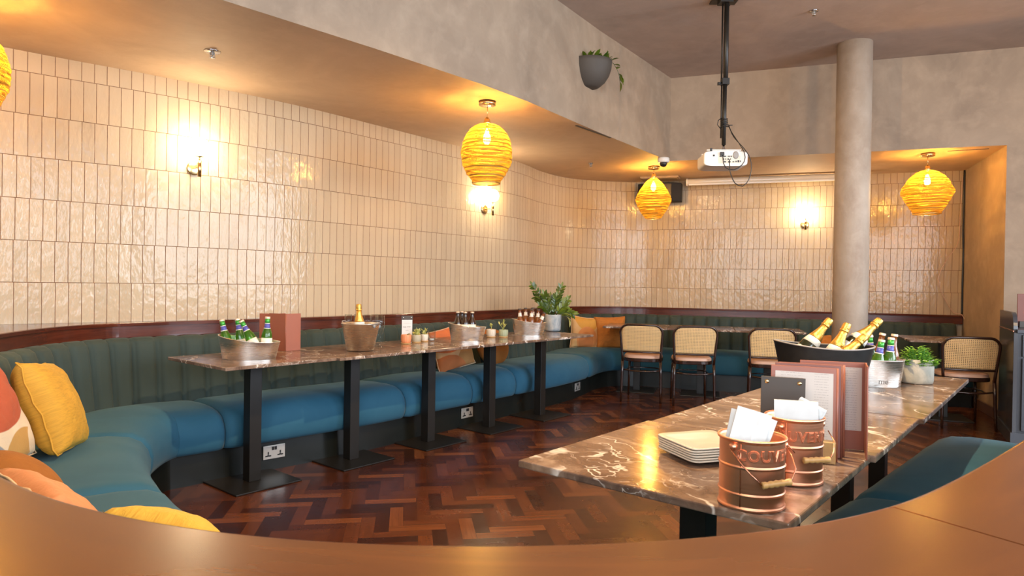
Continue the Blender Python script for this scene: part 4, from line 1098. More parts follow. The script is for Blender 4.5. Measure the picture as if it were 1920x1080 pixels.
# local x along the front, local y into the wall
loc = Matrix.Rotation(-math.atan2(dx.y, dx.x), 3, 'Z')
ly = loc @ (fb-fa); sh = ly.x/ly.y; DP = ly.y; WD = 1.35
def shx(x, y, z): return (x+sh*y, y, z)
def sbox(x0, x1, y0, y1, z0, z1, name, mt, par, bev=.002):
    b = MB(); v = [shx(*p) for p in ((x0, y0, z0), (x1, y0, z0), (x1, y1, z0), (x0, y1, z0), (x0, y0, z1), (x1, y0, z1), (x1, y1, z1), (x0, y1, z1))]
    b.v = [Vector(p) for p in v]
    for q in ((0, 3, 2, 1), (4, 5, 6, 7), (0, 1, 5, 4), (1, 2, 6, 5), (2, 3, 7, 6), (3, 0, 4, 7)): b.face(q)
    return b.build(name, mt, par, bevel=bev)
sbox(.03, WD, .02, DP, .0, .885, 'carcass', 'station', st)
sbox(-.012, WD, -.012, DP*.999, 0, .10, 'plinth', 'station', st)
sbox(.022, WD, -.012, DP, .885, .912, 'worktop', 'station', st)
# side panel with rounded front shoulder
pts = [(0, 0.0), (DP, 0.0), (DP, 1.045), (.16, 1.045)]+[(.16-.13*math.sin(PI/2*k/8)-.0, 1.045-.13+.13*math.cos(PI/2*k/8)) for k in range(1, 9)]+[(.03, .90), (0, .885)]
b = MB(); n = len(pts)
b.v = [Vector(shx(0, y, z)) for y, z in pts]+[Vector(shx(.03, y, z)) for y, z in pts]
b.face(range(n)); b.face(list(range(n, 2*n))[::-1])
for i in range(n): b.face([i, (i+1) % n, n+(i+1) % n, n+i][::-1])
b.build('side_panel', 'station_side', st, bevel=.002)
sbox(-.006, .0, -.006, DP*.98, .893, .903, 'side_bead', 'copperdark', st, .001)
sbox(.06, .60, -.002, .02, .70, .87, 'drawer', 'station', st); sbox(.06, .60, -.002, .02, .115, .685, 'door', 'station', st)
sbox(.62, 1.2, -.002, .02, .70, .87, 'drawer', 'station', st); sbox(.62, 1.2, -.002, .02, .115, .685, 'door', 'station', st)
mb = Vector((4.36, 5.56, .912))
r = thing('menu_box', 'upright dark terracotta menu folders standing on the waiter station', 'menu', mb, math.atan2(dx.y, dx.x))
MB().box(.24, .012, .27, (.0, 0, .145)).build('cover', 'menu_dark', r, bevel=.002)
MB().box(.24, .012, .265, (.01, .03, .142)).build('cover', 'menu', r, bevel=.002)
MB().box(.26, .10, .05, (.02, .02, .025)).build('tray', 'slate', r, bevel=.002)

for p_, a_, cn_, pw in SPOTS:  # housings for the added spotlights, all out of view
    r = thing('added_spotlight', 'black ceiling spotlight added out of view to light the room', 'lamp', (p_[0], p_[1], ZH), group='black spotlights added on the high ceiling')
    d_ = (Vector(a_)-Vector(p_)).normalized(); h_ = Vector((0, 0, p_[2]-ZH))-d_*.012
    MB().lathe([(.001, 0), (.05, 0), (.05, -.015), (.001, -.018)], 24).tube([(0, 0, -.015), (0, 0, p_[2]-ZH+.03)], .007, 8).build('bracket', 'black', r)
    MB().lathe([(.001, 0), (.040, .001), (.042, .008), (.042, .10), (.036, .11), (.001, .112)], 24, m=along(h_, h_-d_)).build('housing', 'black', r)

# ------------------------------------------------------------------ bottles
TT = 0.7505   # top of the tables
def beer_bottle(name, glass, label, cat='bottle', neck='bluelabel', foil=True, body='whitelabel', cap='capwhite', group=None):
    r = thing(name, label, cat, group=group)
    g = [(.001, 0), (.027, 0), (.0300, .006), (.0305, .03), (.0305, .125), (.028, .145), (.020, .168), (.0145, .185), (.0132, .215), (.0128, .232), (.0145, .233), (.0145, .238), (.001, .239)]
    MB().lathe(g, 22).build('glass', glass, r)
    if neck:
        MB().lathe([(.0183, .172), (.0190, .172), (.0160, .182), (.0148, .200), (.0142, .200)], 20).build('neck_label', neck, r)
        MB().lathe([(.0188, .1695), (.0197, .1705), (.0191, .1745), (.0185, .174)], 20).lathe([(.0146, .199), (.0154, .199), (.0152, .2025), (.0144, .2025)], 20).build('label_edge', 'whitelabel', r)
    if foil: MB().lathe([(.0142, .203), (.0149, .203), (.0140, .215), (.0138, .228), (.0134, .228)], 20).build('neck_foil', 'capgreen', r)
    if body: MB().lathe([(.0306, .045), (.0312, .045), (.0312, .115), (.0306, .115)], 22).build('body_label', body, r)
    pts = []
    c = MB(); c.grid(lambda u, v: ((.0150+.0006*math.cos(21*2*PI*u)*(1-v))*[1, 1, .93, .001][int(round(v*3))]*math.cos(2*PI*u), (.0150+.0006*math.cos(21*2*PI*u)*(1-v))*[1, 1, .93, .001][int(round(v*3))]*math.sin(2*PI*u), [.229, .236, .2405, .2412][int(round(v*3))]), 84, 3, wu=True)
    c.build('crown_cap', cap, r)
    return r
def champagne(label, group=None, glass='darkglass', wrap='gold'):
    r = thing('champagne_bottle', label, 'bottle', group=group)
    MB().lathe([(.001, 0), (.040, 0), (.0425, .008), (.0430, .03), (.0430, .130), (.0405, .155), (.030, .190), (.0205, .222), (.0165, .245), (.0150, .275), (.0150, .292), (.001, .293)], 28).build('glass', glass, r)
    MB().lathe([(.0316, .184), (.0330, .186), (.0262, .207), (.0222, .222), (.0180, .243), (.0168, .262), (.0160, .262)], 28).build('neck_foil', wrap, r)
    MB().lathe([(.0412, .150), (.0420, .150), (.0338, .182), (.0326, .183)], 28).build('neck_label', 'whitelabel', r)
    MB().lathe([(.0432, .045), (.0437, .045), (.0437, .118), (.0432, .118)], 28).build('body_label', 'whitelabel', r)
    c = MB(); pr = [(.0168, .258), (.0205, .262), (.0200, .268), (.0175, .271), (.0185, .280), (.0180, .294), (.0150, .302), (.001, .304)]
    def hd(u, v):
        j = v*7; i = min(int(j), 6); g = j-i; rr = pr[i][0]+(pr[i+1][0]-pr[i][0])*g; zz = pr[i][1]+(pr[i+1][1]-pr[i][1])*g
        rr += .0008*math.sin(9*2*PI*u)*math.sin(PI*v); return (rr*math.cos(2*PI*u), rr*math.sin(2*PI*u), zz)
    c.grid(hd, 54, 21, wu=True); c.build('foil_cap', wrap, r)
    return r
def aim(o, base, top, spin=0.0):
    base, top = Vector(base), Vector(top)
    o.location = base; o.rotation_euler = ((top-base).to_track_quat('Z', 'Y').to_matrix() @ Matrix.Rotation(spin, 3, 'Z')).to_euler()
def lean(o, x, y, ztop, L, ang, yaw=0.0, spin=0.0):
    """place a bottle by the position of its top; ang leans the top towards +x (degrees), yaw turns that direction"""
    a = R_(ang); dx_, dy_ = math.sin(a)*math.cos(yaw), math.sin(a)*math.sin(yaw)
    aim(o, (x-dx_*L, y-dy_*L, ztop-math.cos(a)*L), (x, y, ztop), spin)

# ------------------------------------------------------------------ steel buckets
def bucket(name, label, loc, rz, a1, b1, h, sl, a0, mt='steel', group=None, curve=.3, rim=.004, cat='bucket', taper=None):
    r = thing(name, label, cat, loc, rz, group)
    def f(u, v, inner):
        an = 2*PI*u; k = v; t = .001 if inner else 0
        aa = (a0+(a1-a0)*k)-inner*.003; bb = aa*b1/a1
        x, y = aa*math.cos(an), bb*math.sin(an)
        xr = a1*math.cos(an)
        hh = h-sl*xr+curve*xr*xr
        return (x, y, (.003 if inner else 0)+(hh-(.003 if inner else 0))*k)
    c = MB(); c.grid(lambda u, v: f(u, v, 0), 56, 10, wu=True)
    c.grid(lambda u, v: f(u, 1-v, 1), 56, 10, wu=True)
    c.grid(lambda u, v: tuple(Vector(f(u, 1, 0)).lerp(Vector(f(u, 1, 1)), v)), 56, 1, wu=True)
    c.poly([f(i/56, 0, 0) for i in range(56)][::-1]); c.poly([f(i/56, 0, 1) for i in range(56)])
    c.build('tub', mt, r)
    MB().tube([f(i/56, 1, 0) for i in range(56)], rim*.6, 6, closed=True).build('rim', mt if mt != 'gunmetal' else 'greyplastic', r)
    return r
G1 = 'brushed steel slanted drinks tubs on the left tables'
bucket('drinks_tub', 'brushed steel slanted tub of green bottles on the nearest left table', (-1.55, 3.945, TT), .12, .174, .118, .110, .12, .150, group=G1)
bucket('drinks_tub', 'brushed steel slanted tub holding brown bottles on the left row', (-.36, 5.415, TT), .05, .154, .115, .116, .11, .128, group=G1)
bucket('drinks_tub', 'brushed steel slanted tub of cider bottles beside the leafy plant', (.16, 6.085, TT), .05, .157, .112, .118, .11, .131, group=G1)
sb = bucket('drinks_tub', 'brushed steel tub of green bottles on the right row beside the herb pot', (1.765, 3.262, TT), -.40, .142, .112, .128, .015, .126, curve=0.0, group='steel drinks tub on the right row')
me = text_mesh('me', .038, .0004)
def wrap_tub(p):
    x = p.x+.045; k = p.y/.13+.12; A = .126+.016*k; B = A*.112/.142; th = -PI/2+x/.13
    return (A*1.003*math.cos(th), B*1.003*math.sin(th)-.0004, p.y+.016)
MB().add_mesh(me, fn=wrap_tub).build('lettering', 'greyplastic', sb)
bt = bucket('champagne_tub', 'large black oval tub with raised left end holding champagne bottles', (1.452, 3.10, TT), -.12, .220, .150, .196, .038, .172, 'gunmetal', curve=.35, rim=.006)

# green bottles
g0 = beer_bottle('beer_bottle', 'greenglass', 'green beer bottle upright at the right side of the steel tub on the nearest table', group='green beer bottles in the tub on the nearest left table')
lean(g0, -1.447, 3.955, .998, .24, 2)
for (x, y, z, a, yw, l) in [(-1.705, 3.92, .980, -13, 0, 'green beer bottle leaning left at the left end of the nearest steel tub'),
                            (-1.640, 3.985, .983, -10, 0, 'green beer bottle second from left in the nearest steel tub'),
                            (-1.588, 3.915, .975, -29, 0, 'green beer bottle leaning most steeply left in the nearest steel tub')]:
    o = dup(g0, label=l); lean(o, x, y, z, .24, a, yw, random.uniform(0, 6))
gg = 'green beer bottles in the steel tub on the right row'
for (x, y, z, a, l) in [(1.775, 3.30, .990, -3, 'green beer bottle upright just right of the tilted champagne bottle'),
                        (1.800, 3.235, .972, 10, 'lowest green beer bottle, in the middle of the right steel tub'),
                        (1.848, 3.24, .983, 4, 'green beer bottle in front at the right end of the steel tub'),
                        (1.715, 3.33, .995, -6, 'green beer bottle mostly hidden behind the champagne bottle on the right row')]:
    o = dup(g0, label=l, group=gg); lean(o, x, y, z, .24, a, 0, random.uniform(0, 6))
ob = beer_bottle('cider_bottle', 'amberglass', 'amber bottle at the far right of the steel tub, leaning right', neck=None, foil=False, group='amber bottles in the right steel tub')
lean(ob, 1.893, 3.29, .996, .24, 5)
o = dup(ob, label='amber bottle behind the front green bottle in the right steel tub'); lean(o, 1.848, 3.315, .998, .24, 12)
# brown bottles
bb0 = thing('beer_bottle', 'stubby brown bottle with a pale label at the right of its tub', 'bottle', group='stubby brown bottles in the middle tub')
MB().lathe([(.001, 0), (.028, 0), (.0325, .006), (.033, .03), (.033, .135), (.030, .150), (.0185, .178), (.0150, .195), (.0138, .215), (.0150, .222), (.0150, .226), (.001, .227)], 24).build('glass', 'brownglass', bb0)
MB().lathe([(.0331, .05), (.0337, .05), (.0337, .128), (.0331, .128)], 24).build('body_label', 'whitelabel', bb0)
MB().lathe([(.0152, .217), (.0158, .217), (.0152, .228), (.001, .230)], 24).build('crown_cap', 'capwhite', bb0)
lean(bb0, -.318, 5.40, .980, .228, 2)
for (x, y, a, l) in [(-.436, 5.40, -3, 'stubby brown bottle at the left end of the middle tub'), (-.373, 5.37, 0, 'stubby brown bottle in the centre front of the middle tub'), (-.408, 5.47, 0, 'stubby brown bottle half hidden behind the front ones in the middle tub')]:
    o = dup(bb0, label=l); lean(o, x, y, .980, .228, a)
# cider bottles
cb = beer_bottle('cider_bottle', 'amberglass', 'x', neck='whitelabel', foil=False, cap='slate', group='amber cider bottles in the tub by the leafy plant')
cd = [(.072, 6.08, .985, -4, 'dark cider bottle at the left end of the tub by the leafy plant'), (.128, 6.10, .992, -1, 'cider bottle second from left in the tub by the leafy plant'),
      (.180, 6.04, .985, 0, 'amber cider bottle in the front middle of the tub by the leafy plant'), (.196, 6.13, .995, 2, 'cider bottle at the back middle of the tub by the leafy plant'),
      (.245, 6.08, .982, 4, 'cider bottle at the right of the tub by the leafy plant'), (.300, 6.05, .955, 24, 'cider bottle leaning right against the blue and white pot')]
for i, (x, y, z, a, l) in enumerate(cd):
    o = cb if i == 0 else dup(cb)
    o['label'] = l; lean(o, x, y, z, .24, a)
# champagne bottles in the black tub
c0 = champagne('gold-necked champagne bottle leaning right at the left of the black tub', 'champagne bottles in the black tub')
lean(c0, 1.520, 3.175, 1.072, .304, 38)
for (x, y, z, a, yw, l) in [(1.560, 3.09, 1.058, 24, 0, 'gold-necked champagne bottle standing steepest in the middle of the black tub'),
                            (1.600, 3.01, 1.006, 47, 0, 'lowest gold-necked champagne bottle at the front of the black tub'),
                            (1.722, 3.11, 1.077, 46, 0, 'gold-necked champagne bottle pointing right past the column in the black tub')]:
    o = dup(c0, label=l); lean(o, x, y, z, .304, a, yw)
# champagne bucket on the left row
cbk = thing('champagne_bucket', 'round brushed steel champagne bucket with ring handles on the left row', 'bucket', (-1.014, 4.482, TT))
MB().lathe([(.001, .002), (.084, .002), (.090, .006), (.126, .180), (.129, .183), (.126, .186), (.122, .182), (.087, .010), (.001, .010)], 48).build('tub', 'steel', cbk)
for sx in (-1, 1):
    m = RZ(-.55) @ T(sx*.122, 0, .168)
    MB().tube([(sx*(.012+.030*math.cos(t)), .024*math.sin(t), .012+.012*math.cos(t)) for t in [2*PI*i/18 for i in range(18)]], .004, 6, closed=True, m=m).lathe([(.001, 0), (.012, 0), (.012, .006), (.001, .008)], 14, m=m @ RY(sx*PI/2)).build('ring_handle', 'greyplastic', cbk)
MB().tube([(-.062, -.088, .095), (-.045, -.0955, .093), (-.028, -.100, .090)], .0016, 5).build('engraving', 'slate', cbk)
o = dup(c0, label='champagne bottle with gold foil top in the round steel bucket', group='champagne bottle in the round bucket'); lean(o, -1.032, 4.49, 1.063, .304, -3)
# flutes
fl0 = thing('champagne_flute', 'clear champagne flute standing alone right of the champagne bucket', 'glass', (-.918, 4.69, TT), group='clear champagne flutes behind the champagne bucket')
MB().lathe([(.001, 0), (.034, 0), (.034, .0015), (.010, .004), (.0035, .012), (.0032, .075), (.006, .088), (.016, .110), (.0235, .140), (.0260, .175), (.0250, .225), (.0240, .225), (.0250, .175), (.0225, .140), (.015, .112), (.004, .094), (.001, .092)], 28).build('bowl_and_stem', 'clearglass', fl0)
for (x, y, l) in [(-1.175, 4.80, 'clear flute at the left end of the group behind the champagne bucket'), (-1.115, 4.83, 'clear flute second from left behind the champagne bucket'),
                  (-1.035, 4.78, 'clear flute directly behind the champagne bottle neck'), (-1.00, 4.86, 'clear flute in the back row right of the champagne bottle'), (-.955, 4.80, 'clear flute just left of the separate one behind the bucket rim')]:
    dup(fl0, loc=(x, y, TT), label=l)
# open menus on the left row
def folder(label, p, q, h, lean_, opn, flip=1, mt='menu', group=None, w2=None, page=False, name='menu_folder'):
    """two boards hinged at q; p-q is the first board, the second swings from q by opn degrees"""
    p, q = Vector((*p, 0)), Vector((*q, 0)); d = (q-p); w = d.length; a = math.atan2(d.y, d.x)
    r = thing(name, label, 'menu', (q.x, q.y, TT), a, group)
    r.rotation_euler = (R_(-lean_), 0, a)
    MB().box(w, .004, h, (-w/2, 0, h/2)).build('cover', mt, r, bevel=.0015)
    w2 = w2 or w
    MB().box(w2, .004, h, (0, 0, 0), RZ(R_(opn)*flip) @ T(-w2/2, 0, h/2)).build('cover', mt, r, bevel=.0015)
    MB().tube([(0, 0, 0), (0, 0, h)], .0035, 6).build('spine', mt, r)
    if page:
        b = MB(); x0, x1 = -w*.93, -.010; b.poly([(x0, -.0035, h*.22), (x1, -.0035, h*.22), (x1, -.0035, h*.94), (x0, -.0035, h*.94)], uvs=[(0, 0), (1, 0), (1, 1), (0, 1)])
        b.poly([(x0, -.0030, h*.22), (x1, -.0030, h*.22), (x1, -.0030, h*.94), (x0, -.0030, h*.94)][::-1], uvs=[(0, 0), (1, 0), (1, 1), (0, 1)]); b.build('page', 'print', r)
    return r
g2 = 'terracotta menus standing open on the nearest left table'
folder('terracotta menu folder standing open, in front, beside the green bottles', (-1.607, 4.42), (-1.475, 4.355), .245, 0, 100, flip=-1, group=g2, w2=.115)
folder('terracotta menu folder standing half hidden behind the other menu', (-1.690, 4.47), (-1.575, 4.455), .240, 0, 100, flip=-1, group=g2, w2=.10)
# card sign in acrylic stand
r = thing('table_sign', 'small white card with handwriting in a clear stand', 'sign', (-.803, 5.125, TT), R_(12))
MB().box(.092, .003, .205, (0, 0, .1025)).box(.092, .05, .003, (0, 0, .0015)).build('acrylic_stand', 'acrylic', r)
MB().box(.080, .0025, .170, (0, -.0035, .088)).build('card', 'white', r)
MB().box(.086, .006, .030, (0, -.002, .190)).build('clip', 'slate', r); MB().lathe([(.001, 0), (.006, 0), (.005, .003), (.001, .004)], 12, m=T(.032, -.006, .192) @ RX(PI/2)).lathe([(.001, 0), (.006, 0), (.005, .003), (.001, .004)], 12, m=T(-.028, -.006, .190) @ RX(PI/2)).build('stud', 'chrome', r)
c = MB(); random.seed(5)
def script(x0, x1, z, amp, n):
    return [(x0+(x1-x0)*i/n, -.0055, z+amp*math.sin(i*1.9)*(0.6+.5*math.sin(i*.7))) for i in range(n+1)]
c.tube(script(-.030, -.006, .118, .0045, 16), .0008, 4); c.tube(script(.002, .028, .120, .0045, 16), .0008, 4); c.tube(script(-.010, .012, .092, .0035, 9), .0006, 4)
c.tube([(-.028, -.0055, .146), (.028, -.0055, .146)], .0003, 4)
c.build('handwriting', 'slate', r)

# small succulents
def small_pot(label, loc, mt, rad, h, leafmt, style, seed, saucer='cork', square=0.0):
    r = thing('succulent_pot', label, 'plant', loc, group='little ribbed pots on the left tables')
    n = 60
    c = MB(); pr = [(.62, .005), (.80, .008), (.95, .25), (1.0, .6), (.97, .93), (.94, 1.0), (.86, 1.0), (.84, .86), (.02, .86)]
    def f(u, v):
        j = v*8; i = min(int(j), 7); g = j-i; rr = pr[i][0]+(pr[i+1][0]-pr[i][0])*g; zz = pr[i][1]+(pr[i+1][1]-pr[i][1])*g
        rib = .035*abs(math.sin(15*PI*u)) if zz < .92 and i < 5 else 0
        return (rad*(rr-rib)*math.cos(2*PI*u), rad*(rr-rib)*math.sin(2*PI*u), .005+h*zz)
    c.grid(f, 90, 16, wu=True); c.build('pot', mt, r)
    if saucer: MB().lathe([(.001, 0), (rad*.92, 0), (rad*1.0, .005), (rad*.95, .007), (.001, .006)], 28).build('saucer', saucer, r)
    random.seed(seed); b = MB(); b.usecol = True; z = .005+h*.85
    if style == 'rosette':
        for k in range(26):
            a = k*2.4; e = .25+.9*random.random(); L = rad*random.uniform(.65, 1.25)
            x, y = random.uniform(-.4, .4)*rad, random.uniform(-.4, .4)*rad
            leaf(b, (x, y, z+random.uniform(0, .03)), (math.cos(a)*math.cos(e), math.sin(a)*math.cos(e), math.sin(e)), L, L*.5, c=rc(), curl=-.1)
    elif style == 'sprig':
        b.tube([(0, 0, z-.01), (.003, 0, z+.03), (0, .002, z+.045)], .0025, 5, )
        for k in range(7):
            a = k*2.4; leaf(b, (0, 0, z+.028+.003*k), (math.cos(a), math.sin(a), .6), .024, .015, c=rc(), curl=-.2)
    elif style == 'tall':
        for k in range(4):
            a = k*1.7; tip = (.035*math.cos(a)*(k > 0), .03*math.sin(a), z+.075-.012*k); b.tube([(0, 0, z-.01), (tip[0]*.35, tip[1]*.35, z+.03), tip], .0025, 5)
            for q in range(4):
                aa = a+q*1.6; leaf(b, (tip[0]*(.55+.15*q), tip[1]*(.55+.15*q), z+.03+(tip[2]-z-.03)*(q+1)/4), (math.cos(aa)*.8, math.sin(aa)*.8, .8), .036, .013, c=rc(), curl=-.1)
    elif style == 'trail':
        for k in range(9):
            a = random.uniform(-.8, .8); leaf(b, (.0, 0, z), (math.cos(a), math.sin(a)*.6, random.uniform(.2, .9)), random.uniform(.03, .05), .012, c=rc())
    b.col = [c_ if c_ != (0, 0, 0) else (.2, .2, 0) for c_ in b.col]
    b.build('foliage', leafmt, r)
    return r
small_pot('little orange ribbed pot in front of the card sign', (-.793, 5.025, TT), 'potorange', .040, .062, 'leafpale', 'trail', 1)
small_pot('little grey ribbed pot with a pale rosette succulent beside the orange one', (-.728, 5.118, TT), 'potgrey', .037, .055, 'leafpale', 'rosette', 2)
small_pot('little pale pot with yellow-green succulent between grey pot and glass', (-.682, 5.225, TT), 'potpale', .032, .052, 'leafpale', 'rosette', 3)
small_pot('little pale ribbed pot with a tiny sprig right of the brown bottles', (-.174, 5.722, TT), 'potpale', .041, .062, 'leafpale', 'sprig', 4)
small_pot('little green-grey ribbed pot with a taller succulent left of the cider tub', (-.068, 5.742, TT), 'potgreen', .041, .060, 'leafpale', 'tall', 5)
r = thing('tealight_glass', 'small clear glass candle holder beside the succulents', 'glass', (-.628, 5.26, TT))
MB().lathe([(.001, 0), (.024, 0), (.027, .004), (.032, .085), (.0295, .085), (.025, .006), (.001, .006)], 28).build('glass', 'clearglass', r)
MB().lathe([(.001, .0065), (.019, .0065), (.019, .02), (.001, .02)], 18).build('tealight', 'white', r)

# leafy plant in blue and white pot
r = thing('potted_plant', 'tall dark leafy plant in a blue and white glazed pot', 'plant', (.405, 6.555, TT))
MB().lathe([(.001, 0), (.060, 0), (.072, .006), (.078, .014), (.080, .020), (.086, .155), (.087, .165), (.080, .165), (.078, .14), (.001, .14)], 40).build('pot', 'potwhite', r)
MB().lathe([(.001, .1405), (.077, .1405), (.001, .142)], 20).build('soil', 'soil', r)
random.seed(21); b = MB(); b.usecol = True
stems = [((-.20, 0, .44), .9), ((-.165, .05, .33), .8), ((-.09, -.05, .36), .8), ((-.02, .03, .33), .7), ((.03, -.03, .34), .7), ((.08, .0, .43), .9), ((.145, .03, .31), .6), ((.02, .06, .30), .6), ((-.05, .05, .31), .7), ((.13, -.04, .25), .6), ((.20, -.02, .17), .6), ((-.12, -.06, .25), .6)]
for (e, dn) in stems:
    e = Vector(e); p0 = Vector((e.x*.15, e.y*.3, .135)); pts = [p0, p0.lerp(e, .5)+Vector((0, 0, .035)), e]; P_ = catmull([(p.x, p.y, p.z) for p in pts])
    b.tube(P_[::6]+[P_[-1]], [.0045-.0028*i/(len(P_[::6])) for i in range(len(P_[::6])+1)], 5)
    nl = 8
    for k in range(nl):
        t = .30+.68*k/(nl-1); q = P_[int(t*(len(P_)-1))]; q2 = P_[min(int(t*(len(P_)-1))+4, len(P_)-1)]; dd = (q2-P_[max(0, int(t*(len(P_)-1))-4)]).normalized()
        for sd in (-1, 1):
            side = Vector((math.cos(k*.2), math.sin(k*.9), 0)).cross(dd) if False else (dd.cross(Vector((0, 1, 0.2))).normalized()+Vector((0, random.uniform(-.4, .4), 0))).normalized()
            v = (dd*.8+side*sd*.75).normalized()
            leaf(b, q, v, .066*(1-.25*abs(t-.55))*random.uniform(.85, 1.1), .027, up=(random.uniform(-.3, .3), -1, .6), c=(random.random()*(.5+.8*(e.x > .1)), 0, 0), curl=.12)
    leaf(b, e, (e-p0), .06, .024, up=(0, -1, .3), c=(random.random(), 0, 0))
b.build('foliage', 'leafdark', r)
b = MB(); b.usecol = True
for k in range(9):
    a = -.3+.14*k; leaf(b, (.07+.012*k, -.06, .16+.006*k*(k < 5)-.012*max(0, k-4)), (math.cos(a*2), -.4, .35-.16*k), .07, .012, c=rc())
b.build('trailing_leaves', 'leafpale', r)

# ------------------------------------------------------------------ right foreground table
# stack of square plates
pa = Vector((.95, .305, 0)); pr_ = math.atan2(pa.y, pa.x)
def plate_mesh():
    b = MB()
    def f(u, v):
        a = 2*PI*u+PI/4; p = 9
        k = [0.001, .60, .63, .80, .955, .985, 1.0, 1.0, .985, .80, .60, .001][int(round(v*11))]; z = [.0, .0, .001, .0055, .009, .010, .011, .0135, .0145, .0105, .0055, .0055][int(round(v*11))]
        ca_, sa_ = math.cos(a), math.sin(a)
        return (.096*k*math.copysign(abs(ca_)**(2/p), ca_), .096*k*math.copysign(abs(sa_)**(2/p), sa_), z)
    b.grid(f, 64, 11, wu=True); return b
pm = None; g3 = 'stack of square cream plates on the right table'
for k in range(6):
    ordn = ['lowest', 'second lowest', 'third from the bottom', 'third from the top', 'second from the top', 'topmost'][k]
    lab = 'square cream plate, %s of the stack on the right table' % ordn
    if pm is None: pm = plate_mesh().build('square_plate', 'ceramic', bevel=0); o = tag(pm, lab, 'plate', g3)
    else: o = pm.copy(); col.objects.link(o); o['label'] = lab
    o.location = (.537+random.uniform(-.002, .002), 1.841+random.uniform(-.002, .002), TT+.0002+.0066*k); o.rotation_euler = (0, 0, pr_+random.uniform(-.02, .02))

# copper pails
def pail(label, loc, rad, h, start, grip_pts, ears, seed):
    r = thing('copper_pail', label, 'pail', loc, group='embossed copper pails holding napkins')
    c = MB()
    prof = [(.001, .003), (rad-.001, .003), (rad, 0), (rad+.002, .002), (rad+.001, .006), (rad*.985, .008), (rad*.985, .010), (rad*.985, .0295), (rad*.985, .031), (rad+.0012, .0325), (rad+.0012, .0345), (rad*.985, .036), (rad*.985, .0375), (rad*.985, .0865), (rad*.985, .088), (rad+.0012, .0895), (rad+.0012, .0920), (rad*.985, .0935), (rad*.985, .095), (rad*.988, h-.010), (rad*.99, h-.008), (rad+.003, h-.006), (rad+.004, h-.002), (rad+.002, h), (rad-.001, h-.002), (rad*.955, h-.008), (rad*.955, .008), (.001, .008)]
    c.lathe(prof, 64); c.build('body', 'copper', r)
    MB().tube([(rad*.993*math.cos(-2.25), rad*.993*math.sin(-2.25), z) for z in (.008, .05, .10, h-.01)], .0012, 5).build('seam', 'copperdark', r)
    me = text_mesh('COUVERTS', .031, 0, .0015, align='LEFT', space=1.12)
    vd = Vector((-loc[0], -loc[1], 0)); a0 = math.atan2(vd.y, vd.x)
    def wr(p):
        th = a0+R_(start)+p.x/rad; rr = rad*.992+p.z*.9+.0004
        return (rr*math.cos(th), rr*math.sin(th), .106+p.y*1.05)
    MB().add_mesh(me, fn=wr).build('lettering', 'copper', r)
    for e in ears:
        ex = Vector((e[0], e[1], 0)).normalized(); m = T(ex.x*rad*.98, ex.y*rad*.98, e[2]) @ RZ(math.atan2(ex.y, ex.x)) @ RY(PI/2)
        MB().lathe([(.001, 0), (.009, 0), (.0085, .004), (.005, .007), (.001, .008)], 16, m=m).build('ear', 'copper', r)
    gp = grip_pts; i0, i1 = gp.index('g0'), gp.index('g1')
    p1 = gp[:i0]+[gp[i0+1]]; p2 = [gp[i1-1]]+gp[i1+1:]
    [MB().tube([tuple(p) for p in catmull(pp)][::3], .0014, 6).build('bail_wire', 'copperdark', r) for pp in (p1, p2)]
    g0_, g1_ = Vector(gp[i0+1]), Vector(gp[i1-1]); L = (g1_-g0_).length; mm = along(g0_, g1_)
    pf = [(.001, 0), (.0068, 0), (.0075, .02), (.0070, .14), (.0055, .20), (.0072, .28), (.0072, .34), (.0058, .40), (.0080, .50), (.0058, .60), (.0072, .66), (.0072, .72), (.0055, .80), (.0070, .86), (.0075, .98), (.0068, 1), (.001, 1)]
    MB().lathe([(a, b_*L) for a, b_ in pf], 18, m=mm).build('wooden_grip', 'oak', r)
    return r
p1 = (.527, 1.447, TT)
pail('nearer copper pail embossed with letters, white napkins inside, wooden grip', p1, .0685, .150, -27,
     [(-.061, -.045, .128), (-.045, -.072, .100), 'g0', (-.012, -.094, .066), (.048, -.090, .074), 'g1', (.066, -.070, .095), (.070, -.040, .115), (.068, -.010, .128)], [(-.061, -.045, .132), (.068, -.008, .130)], 1)
p2 = (.697, 1.632, TT)
pail('farther copper pail beside the menus holding wrapped white napkins', p2, .066, .158, -56,
     [(-.055, -.045, .134), (-.045, -.070, .10), 'g0', (-.016, -.092, .070), (.046, -.088, .072), 'g1', (.066, -.066, .085), (.082, -.030, .110), (.068, .002, .137)], [(-.055, -.045, .137), (.066, -.004, .138)], 2)
